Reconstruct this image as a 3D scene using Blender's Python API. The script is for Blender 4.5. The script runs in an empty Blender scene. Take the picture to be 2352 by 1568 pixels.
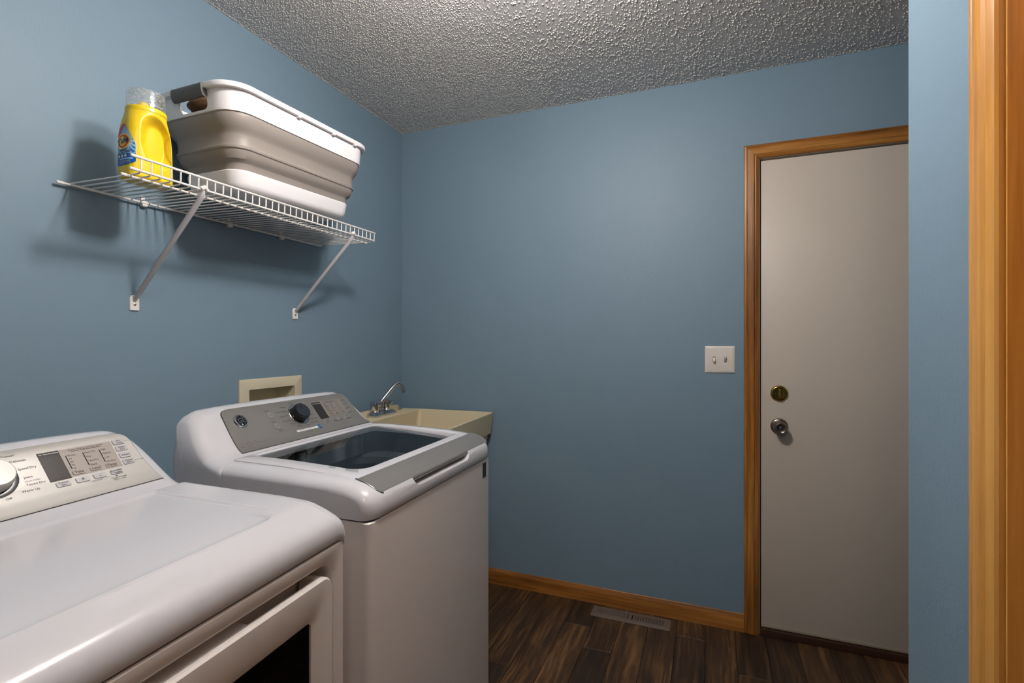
import bpy, bmesh, math, random
import numpy as np
from mathutils import Vector, Matrix
random.seed(7)
rng = np.random.default_rng(11)
PI = math.pi
scene = bpy.context.scene
COL = scene.collection

# ------------------------------------------------------------------ camera, world, exposure
cam_d = bpy.data.cameras.new('camera')
cam_d.sensor_width = 36.0
cam_d.lens = 1147.0 / 2352.0 * 36.0
cam_d.clip_start = 0.02
cam = bpy.data.objects.new('camera', cam_d)
cam.location = (1.620, -2.402, 1.264)
cam.rotation_euler = (PI / 2, 0, 0.3770)
COL.objects.link(cam)
scene.camera = cam
scene.view_settings.view_transform = 'Standard'
scene.view_settings.look = 'None'
scene.view_settings.gamma = 1.0
scene.view_settings.use_curve_mapping = False
scene.view_settings.exposure = 1.03
world = bpy.data.worlds.new('world')
scene.world = world
world.use_nodes = True
world.node_tree.nodes['Background'].inputs[0].default_value = (0.6, 0.7, 0.8, 1)
world.node_tree.nodes['Background'].inputs[1].default_value = 0.15
LIGHT_MAIN = (1.20, -1.42, 2.305)      # globe on the ceiling just above the frame
LIGHT_MAIN_E = 112.0
LIGHT_FILL = (1.66, -2.72, 2.305)      # fill light added behind the camera, built as a globe
LIGHT_FILL_E = 24.0


# ------------------------------------------------------------------ helpers
def lin(c):
    return tuple(((v / 255.0) / 12.92 if v <= 10 else ((v / 255.0 + 0.055) / 1.055) ** 2.4) for v in c)


MATS = {}


def mat(name, rgb, rough=0.5, metal=0.0, bump=None, var=None, spec=0.5, coat=0.0, emit=None):
    """plain procedural principled material; bump=(scale,strength[,distance]); var=(scale,amount)"""
    if name in MATS:
        return MATS[name]
    m = bpy.data.materials.new(name)
    m.use_nodes = True
    nt = m.node_tree
    b = nt.nodes['Principled BSDF']
    col = lin(rgb) + (1,)
    b.inputs['Base Color'].default_value = col
    b.inputs['Roughness'].default_value = rough
    b.inputs['Metallic'].default_value = metal
    b.inputs['Specular IOR Level'].default_value = spec
    b.inputs['Coat Weight'].default_value = coat
    tc = nt.nodes.new('ShaderNodeTexCoord')
    if var:
        n = nt.nodes.new('ShaderNodeTexNoise')
        n.inputs['Scale'].default_value = var[0]
        n.inputs['Detail'].default_value = 5
        nt.links.new(tc.outputs['Object'], n.inputs['Vector'])
        mx = nt.nodes.new('ShaderNodeMix')
        mx.data_type = 'RGBA'
        mx.inputs[6].default_value = tuple(c * (1 - var[1]) for c in col[:3]) + (1,)
        mx.inputs[7].default_value = tuple(min(1, c * (1 + var[1])) for c in col[:3]) + (1,)
        nt.links.new(n.outputs['Fac'], mx.inputs[0])
        nt.links.new(mx.outputs[2], b.inputs['Base Color'])
    if bump:
        n2 = nt.nodes.new('ShaderNodeTexNoise')
        n2.inputs['Scale'].default_value = bump[0]
        n2.inputs['Detail'].default_value = 3
        nt.links.new(tc.outputs['Object'], n2.inputs['Vector'])
        bp = nt.nodes.new('ShaderNodeBump')
        bp.inputs['Strength'].default_value = bump[1]
        bp.inputs['Distance'].default_value = bump[2] if len(bump) > 2 else 0.002
        nt.links.new(n2.outputs['Fac'], bp.inputs['Height'])
        nt.links.new(bp.outputs['Normal'], b.inputs['Normal'])
    if emit:
        b.inputs['Emission Color'].default_value = (1.0, emit[0], emit[1], 1)
        b.inputs['Emission Strength'].default_value = emit[2]
    MATS[name] = m
    return m


def wood(name, dark, mid, light, axis, rough=0.35, per_object=False, fine=60.0, stretch=0.035, coarse=7.0, coat=0.0):
    """procedural wood, grain running along the given local axis"""
    m = bpy.data.materials.new(name)
    m.use_nodes = True
    nt = m.node_tree
    b = nt.nodes['Principled BSDF']
    b.inputs['Roughness'].default_value = rough
    b.inputs['Coat Weight'].default_value = coat
    tc = nt.nodes.new('ShaderNodeTexCoord')
    vec = tc.outputs['Object']
    if per_object:
        oi = nt.nodes.new('ShaderNodeObjectInfo')
        mul = nt.nodes.new('ShaderNodeMath'); mul.operation = 'MULTIPLY'; mul.inputs[1].default_value = 37.0
        nt.links.new(oi.outputs['Random'], mul.inputs[0])
        add = nt.nodes.new('ShaderNodeVectorMath'); add.operation = 'ADD'
        nt.links.new(vec, add.inputs[0]); nt.links.new(mul.outputs[0], add.inputs[1])
        vec = add.outputs[0]
    # gentle warp so that the grain wanders
    wn = nt.nodes.new('ShaderNodeTexNoise'); wn.inputs['Scale'].default_value = 5.0; wn.inputs['Detail'].default_value = 2
    nt.links.new(vec, wn.inputs['Vector'])
    ws = nt.nodes.new('ShaderNodeVectorMath'); ws.operation = 'SCALE'; ws.inputs['Scale'].default_value = 0.028 if per_object else 0.012
    nt.links.new(wn.outputs['Color'], ws.inputs[0])
    wa = nt.nodes.new('ShaderNodeVectorMath'); wa.operation = 'ADD'
    nt.links.new(vec, wa.inputs[0]); nt.links.new(ws.outputs[0], wa.inputs[1])

    def stretched(scale, st):
        mp = nt.nodes.new('ShaderNodeMapping')
        s = [scale] * 3
        s[axis] = scale * st
        mp.inputs['Scale'].default_value = s
        nt.links.new(wa.outputs[0], mp.inputs['Vector'])
        n = nt.nodes.new('ShaderNodeTexNoise')
        n.inputs['Scale'].default_value = 1.0
        n.inputs['Detail'].default_value = 6
        n.inputs['Roughness'].default_value = 0.6
        nt.links.new(mp.outputs[0], n.inputs['Vector'])
        return n.outputs['Fac']
    a = stretched(fine, stretch)
    c = stretched(coarse, 0.12)
    mx = nt.nodes.new('ShaderNodeMix'); mx.data_type = 'FLOAT'; mx.inputs[0].default_value = 0.45
    nt.links.new(a, mx.inputs[2]); nt.links.new(c, mx.inputs[3])
    cr = nt.nodes.new('ShaderNodeValToRGB')
    e = cr.color_ramp.elements
    e[0].position = 0.33; e[0].color = lin(dark) + (1,)
    e[1].position = 0.68; e[1].color = lin(light) + (1,)
    k = cr.color_ramp.elements.new(0.5); k.color = lin(mid) + (1,)
    nt.links.new(mx.outputs[0], cr.inputs['Fac'])
    out = cr.outputs['Color']
    if per_object:
        hs = nt.nodes.new('ShaderNodeHueSaturation')
        mr = nt.nodes.new('ShaderNodeMapRange'); mr.inputs['To Min'].default_value = 0.55; mr.inputs['To Max'].default_value = 1.5
        nt.links.new(oi.outputs['Random'], mr.inputs['Value'])
        nt.links.new(mr.outputs[0], hs.inputs['Value'])
        nt.links.new(out, hs.inputs['Color'])
        out = hs.outputs['Color']
    nt.links.new(out, b.inputs['Base Color'])
    bp = nt.nodes.new('ShaderNodeBump'); bp.inputs['Strength'].default_value = 0.12; bp.inputs['Distance'].default_value = 0.001
    nt.links.new(a, bp.inputs['Height'])
    nt.links.new(bp.outputs['Normal'], b.inputs['Normal'])
    MATS[name] = m
    return m


def tag(o, label, cat, group=None, kind=None):
    o['label'] = label
    o['category'] = cat
    if group:
        o['group'] = group
    if kind:
        o['kind'] = kind
    return o


def empty(name, loc=(0, 0, 0), rz=0.0, parent=None):
    o = bpy.data.objects.new(name, None)
    o.empty_display_size = 0.05
    o.location = loc
    o.rotation_euler = (0, 0, rz)
    COL.objects.link(o)
    o.parent = parent
    return o


class MB:
    """collects geometry for ONE mesh object"""

    def __init__(s):
        s.v = []
        s.f = []

    def add(s, verts, faces):
        o = len(s.v)
        s.v.extend([tuple(p) for p in verts])
        s.f.extend([tuple(i + o for i in f) for f in faces])
        return s

    def from_bm(s, bm):
        bm.verts.index_update()
        return s.add([v.co[:] for v in bm.verts], [[v.index for v in f.verts] for f in bm.faces])

    def box(s, x0, x1, y0, y1, z0, z1, r=0.0, seg=2):
        bm = bmesh.new()
        bmesh.ops.create_cube(bm, size=1.0)
        for v in bm.verts:
            v.co = Vector(((x0 + x1) / 2 + v.co.x * (x1 - x0), (y0 + y1) / 2 + v.co.y * (y1 - y0), (z0 + z1) / 2 + v.co.z * (z1 - z0)))
        if r > 0:
            bmesh.ops.bevel(bm, geom=bm.edges[:], offset=r, segments=seg, profile=0.5, affect='EDGES')
        s.from_bm(bm)
        bm.free()
        return s

    def tube(s, path, r, n=8, cap=True, closed=False):
        path = [Vector(p) for p in path]
        rad = r if isinstance(r, (list, tuple)) else [r] * len(path)
        rings = []
        prev = None
        m = len(path)
        for i, p in enumerate(path):
            if closed:
                t = path[(i + 1) % m] - path[i - 1]
            else:
                t = path[min(i + 1, m - 1)] - path[max(i - 1, 0)]
            t.normalize()
            if prev is None:
                up = Vector((0, 0, 1)) if abs(t.z) < 0.9 else Vector((1, 0, 0))
                u = t.cross(up).normalized()
            else:
                u = (prev - t * prev.dot(t)).normalized()
            w = t.cross(u)
            prev = u
            rings.append([p + (u * math.cos(2 * PI * k / n) + w * math.sin(2 * PI * k / n)) * rad[i] for k in range(n)])
        return s.loft(rings, cap=cap and not closed, closed=closed)

    def loft(s, rings, cap=True, closed=False):
        n = len(rings[0])
        vs = [p for ring in rings for p in ring]
        fs = []
        m = len(rings)
        for i in range(m if closed else m - 1):
            j = (i + 1) % m
            for k in range(n):
                l = (k + 1) % n
                fs.append((i * n + k, i * n + l, j * n + l, j * n + k))
        if cap and not closed:
            fs.append(tuple(range(n))[::-1])
            fs.append(tuple((m - 1) * n + k for k in range(n)))
        return s.add(vs, fs)

    def lathe(s, prof, org=(0, 0, 0), axis=(0, 0, 1), n=32, cap=True):
        """prof: list of (radius, distance along the axis)"""
        a = Vector(axis).normalized()
        up = Vector((0, 0, 1)) if abs(a.z) < 0.9 else Vector((1, 0, 0))
        u = a.cross(up).normalized()
        w = a.cross(u)
        o = Vector(org)
        rings = [[o + a * d + (u * math.cos(2 * PI * k / n) + w * math.sin(2 * PI * k / n)) * max(r, 1e-5) for k in range(n)] for r, d in prof]
        return s.loft(rings, cap=cap)

    def prism(s, poly, fn, h0, h1):
        """extrude a 2-D polygon; fn(a,b,h)->xyz"""
        n = len(poly)
        vs = [fn(a, b, h0) for a, b in poly] + [fn(a, b, h1) for a, b in poly]
        fs = [tuple(range(n))[::-1], tuple(range(n, 2 * n))] + [(k, (k + 1) % n, n + (k + 1) % n, n + k) for k in range(n)]
        return s.add(vs, fs)

    def bridge(s, loops):
        n = len(loops[0])
        vs = [p for l in loops for p in l]
        fs = []
        for i in range(len(loops) - 1):
            for k in range(n):
                l = (k + 1) % n
                fs.append((i * n + k, i * n + l, (i + 1) * n + l, (i + 1) * n + k))
        return s.add(vs, fs)

    def grid(s, pts):
        m, n = len(pts), len(pts[0])
        vs = [p for r in pts for p in r]
        fs = [(i * n + j, i * n + j + 1, (i + 1) * n + j + 1, (i + 1) * n + j) for i in range(m - 1) for j in range(n - 1)]
        return s.add(vs, fs)

    def build(s, name, material, parent=None, smooth=35, fix=True):
        me = bpy.data.meshes.new(name)
        me.from_pydata([tuple(p) for p in s.v], [], s.f)
        me.validate()
        if fix:
            bm = bmesh.new()
            bm.from_mesh(me)
            bmesh.ops.remove_doubles(bm, verts=bm.verts, dist=1e-6)
            bmesh.ops.recalc_face_normals(bm, faces=bm.faces)
            bm.to_mesh(me)
            bm.free()
        if smooth:
            me.polygons.foreach_set('use_smooth', [True] * len(me.polygons))
            me.set_sharp_from_angle(angle=math.radians(smooth))
        me.materials.append(material)
        o = bpy.data.objects.new(name, me)
        COL.objects.link(o)
        o.parent = parent
        return o


def cut(obj, mb):
    """boolean difference, applied; the cutter is removed again"""
    c = mb.build('cutter', obj.data.materials[0], smooth=0)
    c.matrix_world = Matrix()
    par = obj.parent
    obj.parent = None
    md = obj.modifiers.new('cut', 'BOOLEAN')
    md.operation = 'DIFFERENCE'
    md.solver = 'EXACT'
    md.object = c
    bpy.context.view_layer.update()
    dg = bpy.context.evaluated_depsgraph_get()
    me = bpy.data.meshes.new_from_object(obj.evaluated_get(dg))
    obj.modifiers.clear()
    obj.data = me
    me.polygons.foreach_set('use_smooth', [True] * len(me.polygons))
    me.set_sharp_from_angle(angle=math.radians(35))
    obj.parent = par
    bpy.data.objects.remove(c)
    return obj


def rrect(x0, x1, y0, y1, r, n=6):
    """rounded rectangle, counter-clockwise; r one radius or four (x0y0, x1y0, x1y1, x0y1)"""
    rr = r if isinstance(r, (list, tuple)) else [r] * 4
    out = []
    for (cx, cy, a0), q in zip(((x0, y0, PI), (x1, y0, 1.5 * PI), (x1, y1, 0), (x0, y1, 0.5 * PI)), rr):
        q = max(q, 1e-4)
        ox = cx + q if cx == x0 else cx - q
        oy = cy + q if cy == y0 else cy - q
        for k in range(n + 1):
            a = a0 + 0.5 * PI * k / n
            out.append((ox + q * math.cos(a), oy + q * math.sin(a)))
    return out


def text_mesh(txt, bold=0.0):
    cu = bpy.data.curves.new('t', 'FONT')
    cu.body = txt
    cu.align_x = 'CENTER'
    cu.align_y = 'CENTER'
    cu.resolution_u = 2
    cu.offset = bold
    o = bpy.data.objects.new('t', cu)
    COL.objects.link(o)
    bpy.context.view_layer.update()
    me = bpy.data.meshes.new_from_object(o.evaluated_get(bpy.context.evaluated_depsgraph_get()))
    vs = [v.co[:] for v in me.vertices]
    fs = [tuple(p.vertices) for p in me.polygons]
    bpy.data.objects.remove(o)
    bpy.data.curves.remove(cu)
    bpy.data.meshes.remove(me)
    return vs, fs


# ------------------------------------------------------------------ materials
M_WALL = mat('wall_paint_blue', (119, 142, 158), 0.5, bump=(170, 0.4, 0.0014), var=(3, 0.02), spec=0.35)
M_CEIL = mat('ceiling_texture', (206, 203, 202), 0.9, bump=(700, 0.35, 0.0008))
M_POP = mat('popcorn', (222, 218, 212), 0.9)
M_OAK_V = wood('oak_vertical', (62, 34, 10), (148, 94, 38), (192, 134, 64), 2, 0.34, coat=0.05)
M_OAK_X = wood('oak_along_x', (62, 34, 10), (148, 94, 38), (192, 134, 64), 0, 0.34, coat=0.05)
M_OAK_Y = wood('oak_along_y', (62, 34, 10), (148, 94, 38), (192, 134, 64), 1, 0.34, coat=0.05)
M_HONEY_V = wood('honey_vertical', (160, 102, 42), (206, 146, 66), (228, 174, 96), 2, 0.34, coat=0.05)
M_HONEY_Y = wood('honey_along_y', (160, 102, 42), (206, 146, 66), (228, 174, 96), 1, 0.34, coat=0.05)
M_PLANK = wood('floor_plank_wood', (20, 12, 5), (62, 41, 22), (118, 84, 48), 1, 0.5, per_object=True, fine=75, stretch=0.05, coarse=15)
M_DOOR = mat('door_paint', (195, 184, 171), 0.45, bump=(160, 0.12, 0.0008), var=(5, 0.03))
M_WHITE = mat('appliance_white', (202, 202, 207), 0.16, spec=0.5, coat=0.3)
M_CAB = mat('cabinet_white', (215, 208, 204), 0.3, bump=(900, 0.05, 0.0005))
M_SILVER = mat('silver_panel', (150, 147, 143), 0.34, metal=0.55, bump=(1200, 0.05, 0.0004))
M_SILVER_L = mat('silver_panel_light', (184, 182, 178), 0.42, metal=0.35, bump=(1200, 0.05, 0.0004))
M_SEAM = mat('seam_dark', (52, 48, 48), 0.6)
M_CHROME = mat('chrome', (205, 205, 208), 0.08, metal=1.0)
M_BLACK = mat('black_gloss', (18, 18, 20), 0.12)
M_DISP = mat('display_brown_black', (44, 39, 37), 0.3)
M_LCD = mat('display_taupe', (134, 127, 121), 0.35)
M_LCD_L = mat('display_taupe_light', (160, 152, 145), 0.35)
M_BTN = mat('button_silver', (154, 151, 148), 0.3, metal=0.4)
M_BTN_L = mat('button_light', (196, 196, 198), 0.25, metal=0.2)
M_INK = mat('print_dark', (45, 43, 46), 0.5)
M_INK_W = mat('print_white', (228, 228, 226), 0.5)
M_INK_B = mat('print_blue', (28, 88, 140), 0.4)
M_INK_T = mat('print_taupe', (118, 110, 106), 0.5)
M_CREAM = mat('cream_plastic', (206, 197, 172), 0.4, var=(6, 0.03))
M_SINK = mat('cream_sink', (205, 192, 160), 0.45, var=(4, 0.05), bump=(300, 0.05))
M_WIRE = mat('white_vinyl_wire', (236, 232, 228), 0.35)
M_STRUT = mat('strut_white', (198, 196, 200), 0.4)
M_YELLOW = mat('yellow_plastic', (234, 201, 34), 0.3)
M_BASKET_W = mat('basket_white', (238, 236, 238), 0.35)
M_BASKET_G = mat('basket_grey', (142, 134, 128), 0.5)
M_GRIP = mat('grip_grey', (94, 92, 90), 0.5)
M_NICKEL = mat('satin_nickel', (146, 132, 122), 0.28, metal=1.0)
M_BRASS = mat('brass', (196, 160, 84), 0.14, metal=1.0)
M_VENT = mat('register_brown', (112, 98, 88), 0.45, metal=0.1)
M_DARK = mat('dark_void', (14, 12, 12), 0.8)
M_THRESH = mat('threshold_dark_wood', (58, 34, 22), 0.4, var=(20, 0.2))
M_TUBG = mat('tub_grey', (110, 112, 114), 0.4, metal=0.2)
M_DUCT = mat('tub_steel', (150, 152, 154), 0.3, metal=0.8)
M_TOWEL = mat('brown_fabric', (112, 80, 54), 0.9, bump=(400, 0.6, 0.003), var=(60, 0.25))
M_RUBBER = mat('black_rubber', (30, 30, 30), 0.7)


def schlick(nt, f0=0.04):
    lw = nt.nodes.new('ShaderNodeLayerWeight')
    p = nt.nodes.new('ShaderNodeMath'); p.operation = 'POWER'; p.inputs[1].default_value = 6.0
    nt.links.new(lw.outputs['Facing'], p.inputs[0])
    m = nt.nodes.new('ShaderNodeMath'); m.operation = 'MULTIPLY_ADD'
    m.inputs[1].default_value = 1 - f0; m.inputs[2].default_value = f0
    nt.links.new(p.outputs[0], m.inputs[0])
    return m


def glass_dark(name, tint, ior_mix):
    m = bpy.data.materials.new(name)
    m.use_nodes = True
    nt = m.node_tree
    nt.nodes.clear()
    out = nt.nodes.new('ShaderNodeOutputMaterial')
    tr = nt.nodes.new('ShaderNodeBsdfTransparent'); tr.inputs[0].default_value = tint + (1,)
    gl = nt.nodes.new('ShaderNodeBsdfGlossy'); gl.inputs['Roughness'].default_value = 0.03
    gl.inputs['Color'].default_value = (0.95, 0.95, 0.96, 1)
    fr = schlick(nt, ior_mix)
    mx = nt.nodes.new('ShaderNodeMixShader')
    nt.links.new(fr.outputs[0], mx.inputs[0])
    nt.links.new(tr.outputs[0], mx.inputs[1])
    nt.links.new(gl.outputs[0], mx.inputs[2])
    nt.links.new(mx.outputs[0], out.inputs[0])
    return m


M_GLASS = glass_dark('smoked_glass', (0.50, 0.53, 0.55), 0.04)
M_GLASS_D = glass_dark('black_door_glass', (0.05, 0.05, 0.05), 0.04)


def clear_plastic():
    m = bpy.data.materials.new('clear_cap_plastic')
    m.use_nodes = True
    nt = m.node_tree
    nt.nodes.clear()
    out = nt.nodes.new('ShaderNodeOutputMaterial')
    tr = nt.nodes.new('ShaderNodeBsdfTransparent'); tr.inputs[0].default_value = (0.97, 0.98, 0.985, 1)
    df = nt.nodes.new('ShaderNodeBsdfTranslucent'); df.inputs[0].default_value = (0.85, 0.88, 0.9, 1)
    d2 = nt.nodes.new('ShaderNodeBsdfDiffuse'); d2.inputs[0].default_value = (0.8, 0.83, 0.85, 1)
    gl = nt.nodes.new('ShaderNodeBsdfGlossy'); gl.inputs['Roughness'].default_value = 0.12
    tc = nt.nodes.new('ShaderNodeTexCoord')
    n = nt.nodes.new('ShaderNodeTexNoise'); n.inputs['Scale'].default_value = 160; n.inputs['Detail'].default_value = 4
    nt.links.new(tc.outputs['Object'], n.inputs['Vector'])
    cr = nt.nodes.new('ShaderNodeValToRGB')
    cr.color_ramp.elements[0].position = 0.45; cr.color_ramp.elements[0].color = (0.14, 0.14, 0.14, 1)
    cr.color_ramp.elements[1].position = 0.62; cr.color_ramp.elements[1].color = (0.42, 0.42, 0.42, 1)
    nt.links.new(n.outputs['Fac'], cr.inputs[0])
    bp = nt.nodes.new('ShaderNodeBump'); bp.inputs['Strength'].default_value = 0.4; bp.inputs['Distance'].default_value = 0.002
    nt.links.new(n.outputs['Fac'], bp.inputs['Height'])
    nt.links.new(bp.outputs[0], gl.inputs['Normal'])
    m0 = nt.nodes.new('ShaderNodeMixShader'); m0.inputs[0].default_value = 0.5
    nt.links.new(df.outputs[0], m0.inputs[1]); nt.links.new(d2.outputs[0], m0.inputs[2])
    m1 = nt.nodes.new('ShaderNodeMixShader')
    nt.links.new(cr.outputs[0], m1.inputs[0])
    nt.links.new(tr.outputs[0], m1.inputs[1]); nt.links.new(m0.outputs[0], m1.inputs[2])
    fr = schlick(nt)
    m2 = nt.nodes.new('ShaderNodeMixShader')
    nt.links.new(fr.outputs[0], m2.inputs[0])
    nt.links.new(m1.outputs[0], m2.inputs[1]); nt.links.new(gl.outputs[0], m2.inputs[2])
    nt.links.new(m2.outputs[0], out.inputs[0])
    return m


M_CLEAR = clear_plastic()

# ------------------------------------------------------------------ room shell
H = 2.44
XR, YF = 2.90, -4.90          # right wall of the entry alcove, wall behind the camera
XC, YC = 1.956, -1.293        # closet wall plane and its outside corner
T = 0.10


def wall_pieces(rects, fn, d0, d1):
    mb = MB()
    for a0, a1, b0, b1 in rects:
        mb.prism([(a0, b0), (a1, b0), (a1, b1), (a0, b1)], fn, d0, d1)
    return mb


# left wall with the hole of the washing machine outlet box
hy0, hy1, hz0, hz1 = -1.018, -0.792, 0.955, 1.083
o = wall_pieces([(YF, hy0, 0, H), (hy1, T, 0, H), (hy0, hy1, 0, hz0), (hy0, hy1, hz1, H)], lambda a, b, h: (h, a, b), -T, 0).build('wall_left', M_WALL, smooth=0, fix=False)
tag(o, 'blue painted wall carrying the wire shelf above the washer', 'wall', kind='structure')
# back wall with the door opening
DX0, DX1, DZ1 = 1.8215, 2.735, 2.052
o = wall_pieces([(-T, DX0 - 0.012, 0, H), (DX1 + 0.012, XR + T, 0, H), (DX0 - 0.012, DX1 + 0.012, DZ1 + 0.012, H)], lambda a, b, h: (a, h, b), 0, T).build('wall_back', M_WALL, smooth=0, fix=False)
tag(o, 'blue painted wall with the white door and light switch', 'wall', kind='structure')
o = wall_pieces([(YC - 0.2, T, 0, H)], lambda a, b, h: (h, a, b), XR, XR + T).build('wall_right', M_WALL, smooth=0)
tag(o, 'blue wall hidden beyond the white door, side of the entry nook', 'wall', kind='structure')
o = wall_pieces([(-T, XR + T, 0, H)], lambda a, b, h: (a, h, b), YF - T, YF).build('wall_front', M_WALL, smooth=0)
tag(o, 'blue wall behind the camera', 'wall', kind='structure')
# closet block at the right: face x = XC with the opening of an oak doorway, outside corner at YC
OY1, OY0, OZ = -1.617, -2.38, 2.05      # clear opening
o = wall_pieces([(OY1 + 0.015, YC, 0, H), (YF, OY0 - 0.015, 0, H), (OY0 - 0.015, OY1 + 0.015, OZ + 0.015, H)], lambda a, b, h: (h, a, b), XC, XC + 0.115)
o.box(XC + 0.115, XR + T, YC - 0.10, YC, 0, H)
o = o.build('wall_closet', M_WALL, smooth=0, fix=False)
tag(o, 'narrow blue wall strip between the white door and the near oak casing', 'wall', kind='structure')

# ceiling and its popcorn
ceil = MB().box(-T, XR + T, YF - T, T, H, H + 0.08).build('ceiling', M_CEIL, smooth=0)
tag(ceil, 'grey white popcorn textured ceiling', 'ceiling', kind='structure')


def popcorn():
    n = 60000
    x = rng.uniform(0.0, 2.6, n * 2)
    y = rng.uniform(-1.75, 0.0, n * 2)
    # patchy density: fine and dense near the left wall, sparser and coarser in the middle
    def field(px, py, k, seed):
        g = np.random.default_rng(seed)
        s = 0
        for _ in range(10):
            a = g.uniform(0, 2 * PI); f = g.uniform(.5, 1.5) * k; ph = g.uniform(0, 2 * PI)
            s = s + np.sin(f * (px * np.cos(a) + py * np.sin(a)) + ph)
        return s / 10
    coarse = np.clip((x - 0.60) / 0.45 + 0.8 * field(x, y, 9, 1), 0, 1)
    dens = 1.0 - 0.70 * coarse + 0.25 * field(x, y, 22, 2)
    keep = rng.uniform(0, 1, n * 2) < dens
    x, y, coarse = x[keep][:n], y[keep][:n], coarse[keep][:n]
    edge = int(2600)
    # ragged edge along the two walls
    ex = np.concatenate([rng.uniform(0, 0.008, edge // 2), rng.uniform(0, 2.9, edge // 2)])
    ey = np.concatenate([rng.uniform(-1.75, 0, edge // 2), rng.uniform(-0.008, 0, edge // 2)])
    x = np.concatenate([x, ex]); y = np.concatenate([y, ey]); coarse = np.concatenate([coarse, np.full(len(ex), .4)])
    m = len(x)
    r = (0.0012 + 0.0009 * rng.random(m)) + coarse * (0.0004 + 0.0017 * rng.random(m) ** 2.5)
    hgt = r * rng.uniform(0.6, 1.15, m)
    k = 6
    ang = np.arange(k) * 2 * PI / k
    jit = rng.uniform(0.7, 1.25, (m, k))
    base = np.stack([x[:, None] + r[:, None] * np.cos(ang) * jit, y[:, None] + r[:, None] * np.sin(ang) * jit, np.full((m, k), H + 0.0003)], -1)
    jit2 = jit * rng.uniform(0.6, 1.0, (m, k))
    mid = np.stack([x[:, None] + r[:, None] * 0.95 * np.cos(ang) * jit2, y[:, None] + r[:, None] * 0.95 * np.sin(ang) * jit2, H - hgt[:, None] * rng.uniform(0.5, 0.75, (m, k))], -1)
    top = np.stack([x + r * rng.uniform(-.3, .3, m), y + r * rng.uniform(-.3, .3, m), H - hgt], -1)[:, None, :]
    V = np.concatenate([base, mid, top], 1)
    per = 2 * k + 1
    tri = []
    for i in range(k):
        j = (i + 1) % k
        tri += [(i, k + i, k + j), (i, k + j, j), (k + i, 2 * k, k + j)]
    tri = np.array(tri)
    F = (np.arange(m)[:, None, None] * per + tri[None]).reshape(-1, 3)
    V = V.reshape(-1, 3)
    me = bpy.data.meshes.new('popcorn_texture')
    me.vertices.add(len(V)); me.vertices.foreach_set('co', V.astype(np.float32).ravel())
    me.loops.add(F.size); me.loops.foreach_set('vertex_index', F.astype(np.int32).ravel())
    me.polygons.add(len(F))
    me.polygons.foreach_set('loop_start', np.arange(0, F.size, 3, dtype=np.int32))
    me.polygons.foreach_set('loop_total', np.full(len(F), 3, np.int32))
    me.polygons.foreach_set('use_smooth', np.ones(len(F), bool))
    me.update(calc_edges=True)
    me.materials.append(M_POP)
    ob = bpy.data.objects.new('popcorn_texture', me)
    COL.objects.link(ob)
    ob.parent = ceil
    ob['kind'] = 'stuff'


popcorn()

# floor: a slab carrying single planks laid along y
floor = MB().box(-T, XR + T, YF - T, T, -0.08, -0.007).build('floor', M_DARK, smooth=0)
tag(floor, 'dark brown rustic wood plank floor', 'floor', kind='structure')
PW = 0.118
meshes = {}
col_i = 0
x = 1.131 - PW * 10
while x < XR:
    xa, xb = max(x, 0.0), min(x + PW, XR)
    if xb - xa > 0.01:
        y = 0.0
        first = {10: 0.37, 11: 0.92, 12: 0.66, 13: 0.14, 7: 0.6, 8: 0.85, 9: 0.22, 14: 0.75}.get(col_i, random.uniform(0.2, 1.0))
        while y > YF:
            ln = first if y == 0.0 else random.choice((0.9, 1.05, 1.2))
            ya = max(y - ln, YF)
            key = (round(xb - xa, 4), round(y - ya, 4))
            if key not in meshes:
                w, l = key
                p = MB().box(0.0006, w - 0.0006, 0.0006, l - 0.0006, -0.007, 0, r=0.0009, seg=1).build('plank', M_PLANK, floor, smooth=0)
                meshes[key] = p.data
            else:
                p = bpy.data.objects.new('plank', meshes[key])
                COL.objects.link(p)
                p.parent = floor
            p.location = (xa, ya, 0)
            y = ya
    col_i += 1
    x += PW


# baseboards: oak, rounded top
def baseboard(name, p0, p1, nrm, m, label):
    prof = [(0, 0), (0.0135, 0), (0.0135, 0.055), (0.012, 0.062), (0.0085, 0.068), (0.006, 0.0735), (0.003, 0.076), (0, 0.076)]
    p0 = Vector(p0); p1 = Vector(p1); n = Vector(nrm)
    mb = MB()
    mb.loft([[p + n * a + Vector((0, 0, b)) for a, b in prof] for p in (p0, p1)])
    ob = mb.build(name, m, smooth=25)
    return tag(ob, label, 'baseboard', kind='structure')


baseboard('baseboard_back', (0, 0, 0), (1.7585, 0, 0), (0, -1, 0), M_OAK_X, 'oak baseboard under the blue wall beside the white door')
baseboard('baseboard_left', (0, YF, 0), (0, -0.0135, 0), (1, 0, 0), M_OAK_Y, 'oak baseboard hidden behind the washer and dryer')
baseboard('baseboard_closet', (XC, YC, 0), (XC, -1.552, 0), (-1, 0, 0), M_OAK_Y, 'short oak baseboard below the narrow blue wall strip')

# casing: stepped oak moulding, mitred
CAS = [(0.0, 0.0), (0.0, 0.010), (0.003, 0.0135), (0.010, 0.0145), (0.013, 0.0125), (0.016, 0.0150), (0.030, 0.0165), (0.040, 0.0160), (0.044, 0.0130), (0.047, 0.0140), (0.054, 0.0115), (0.0575, 0.0095), (0.060, 0.006), (0.060, 0.0)]


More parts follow.
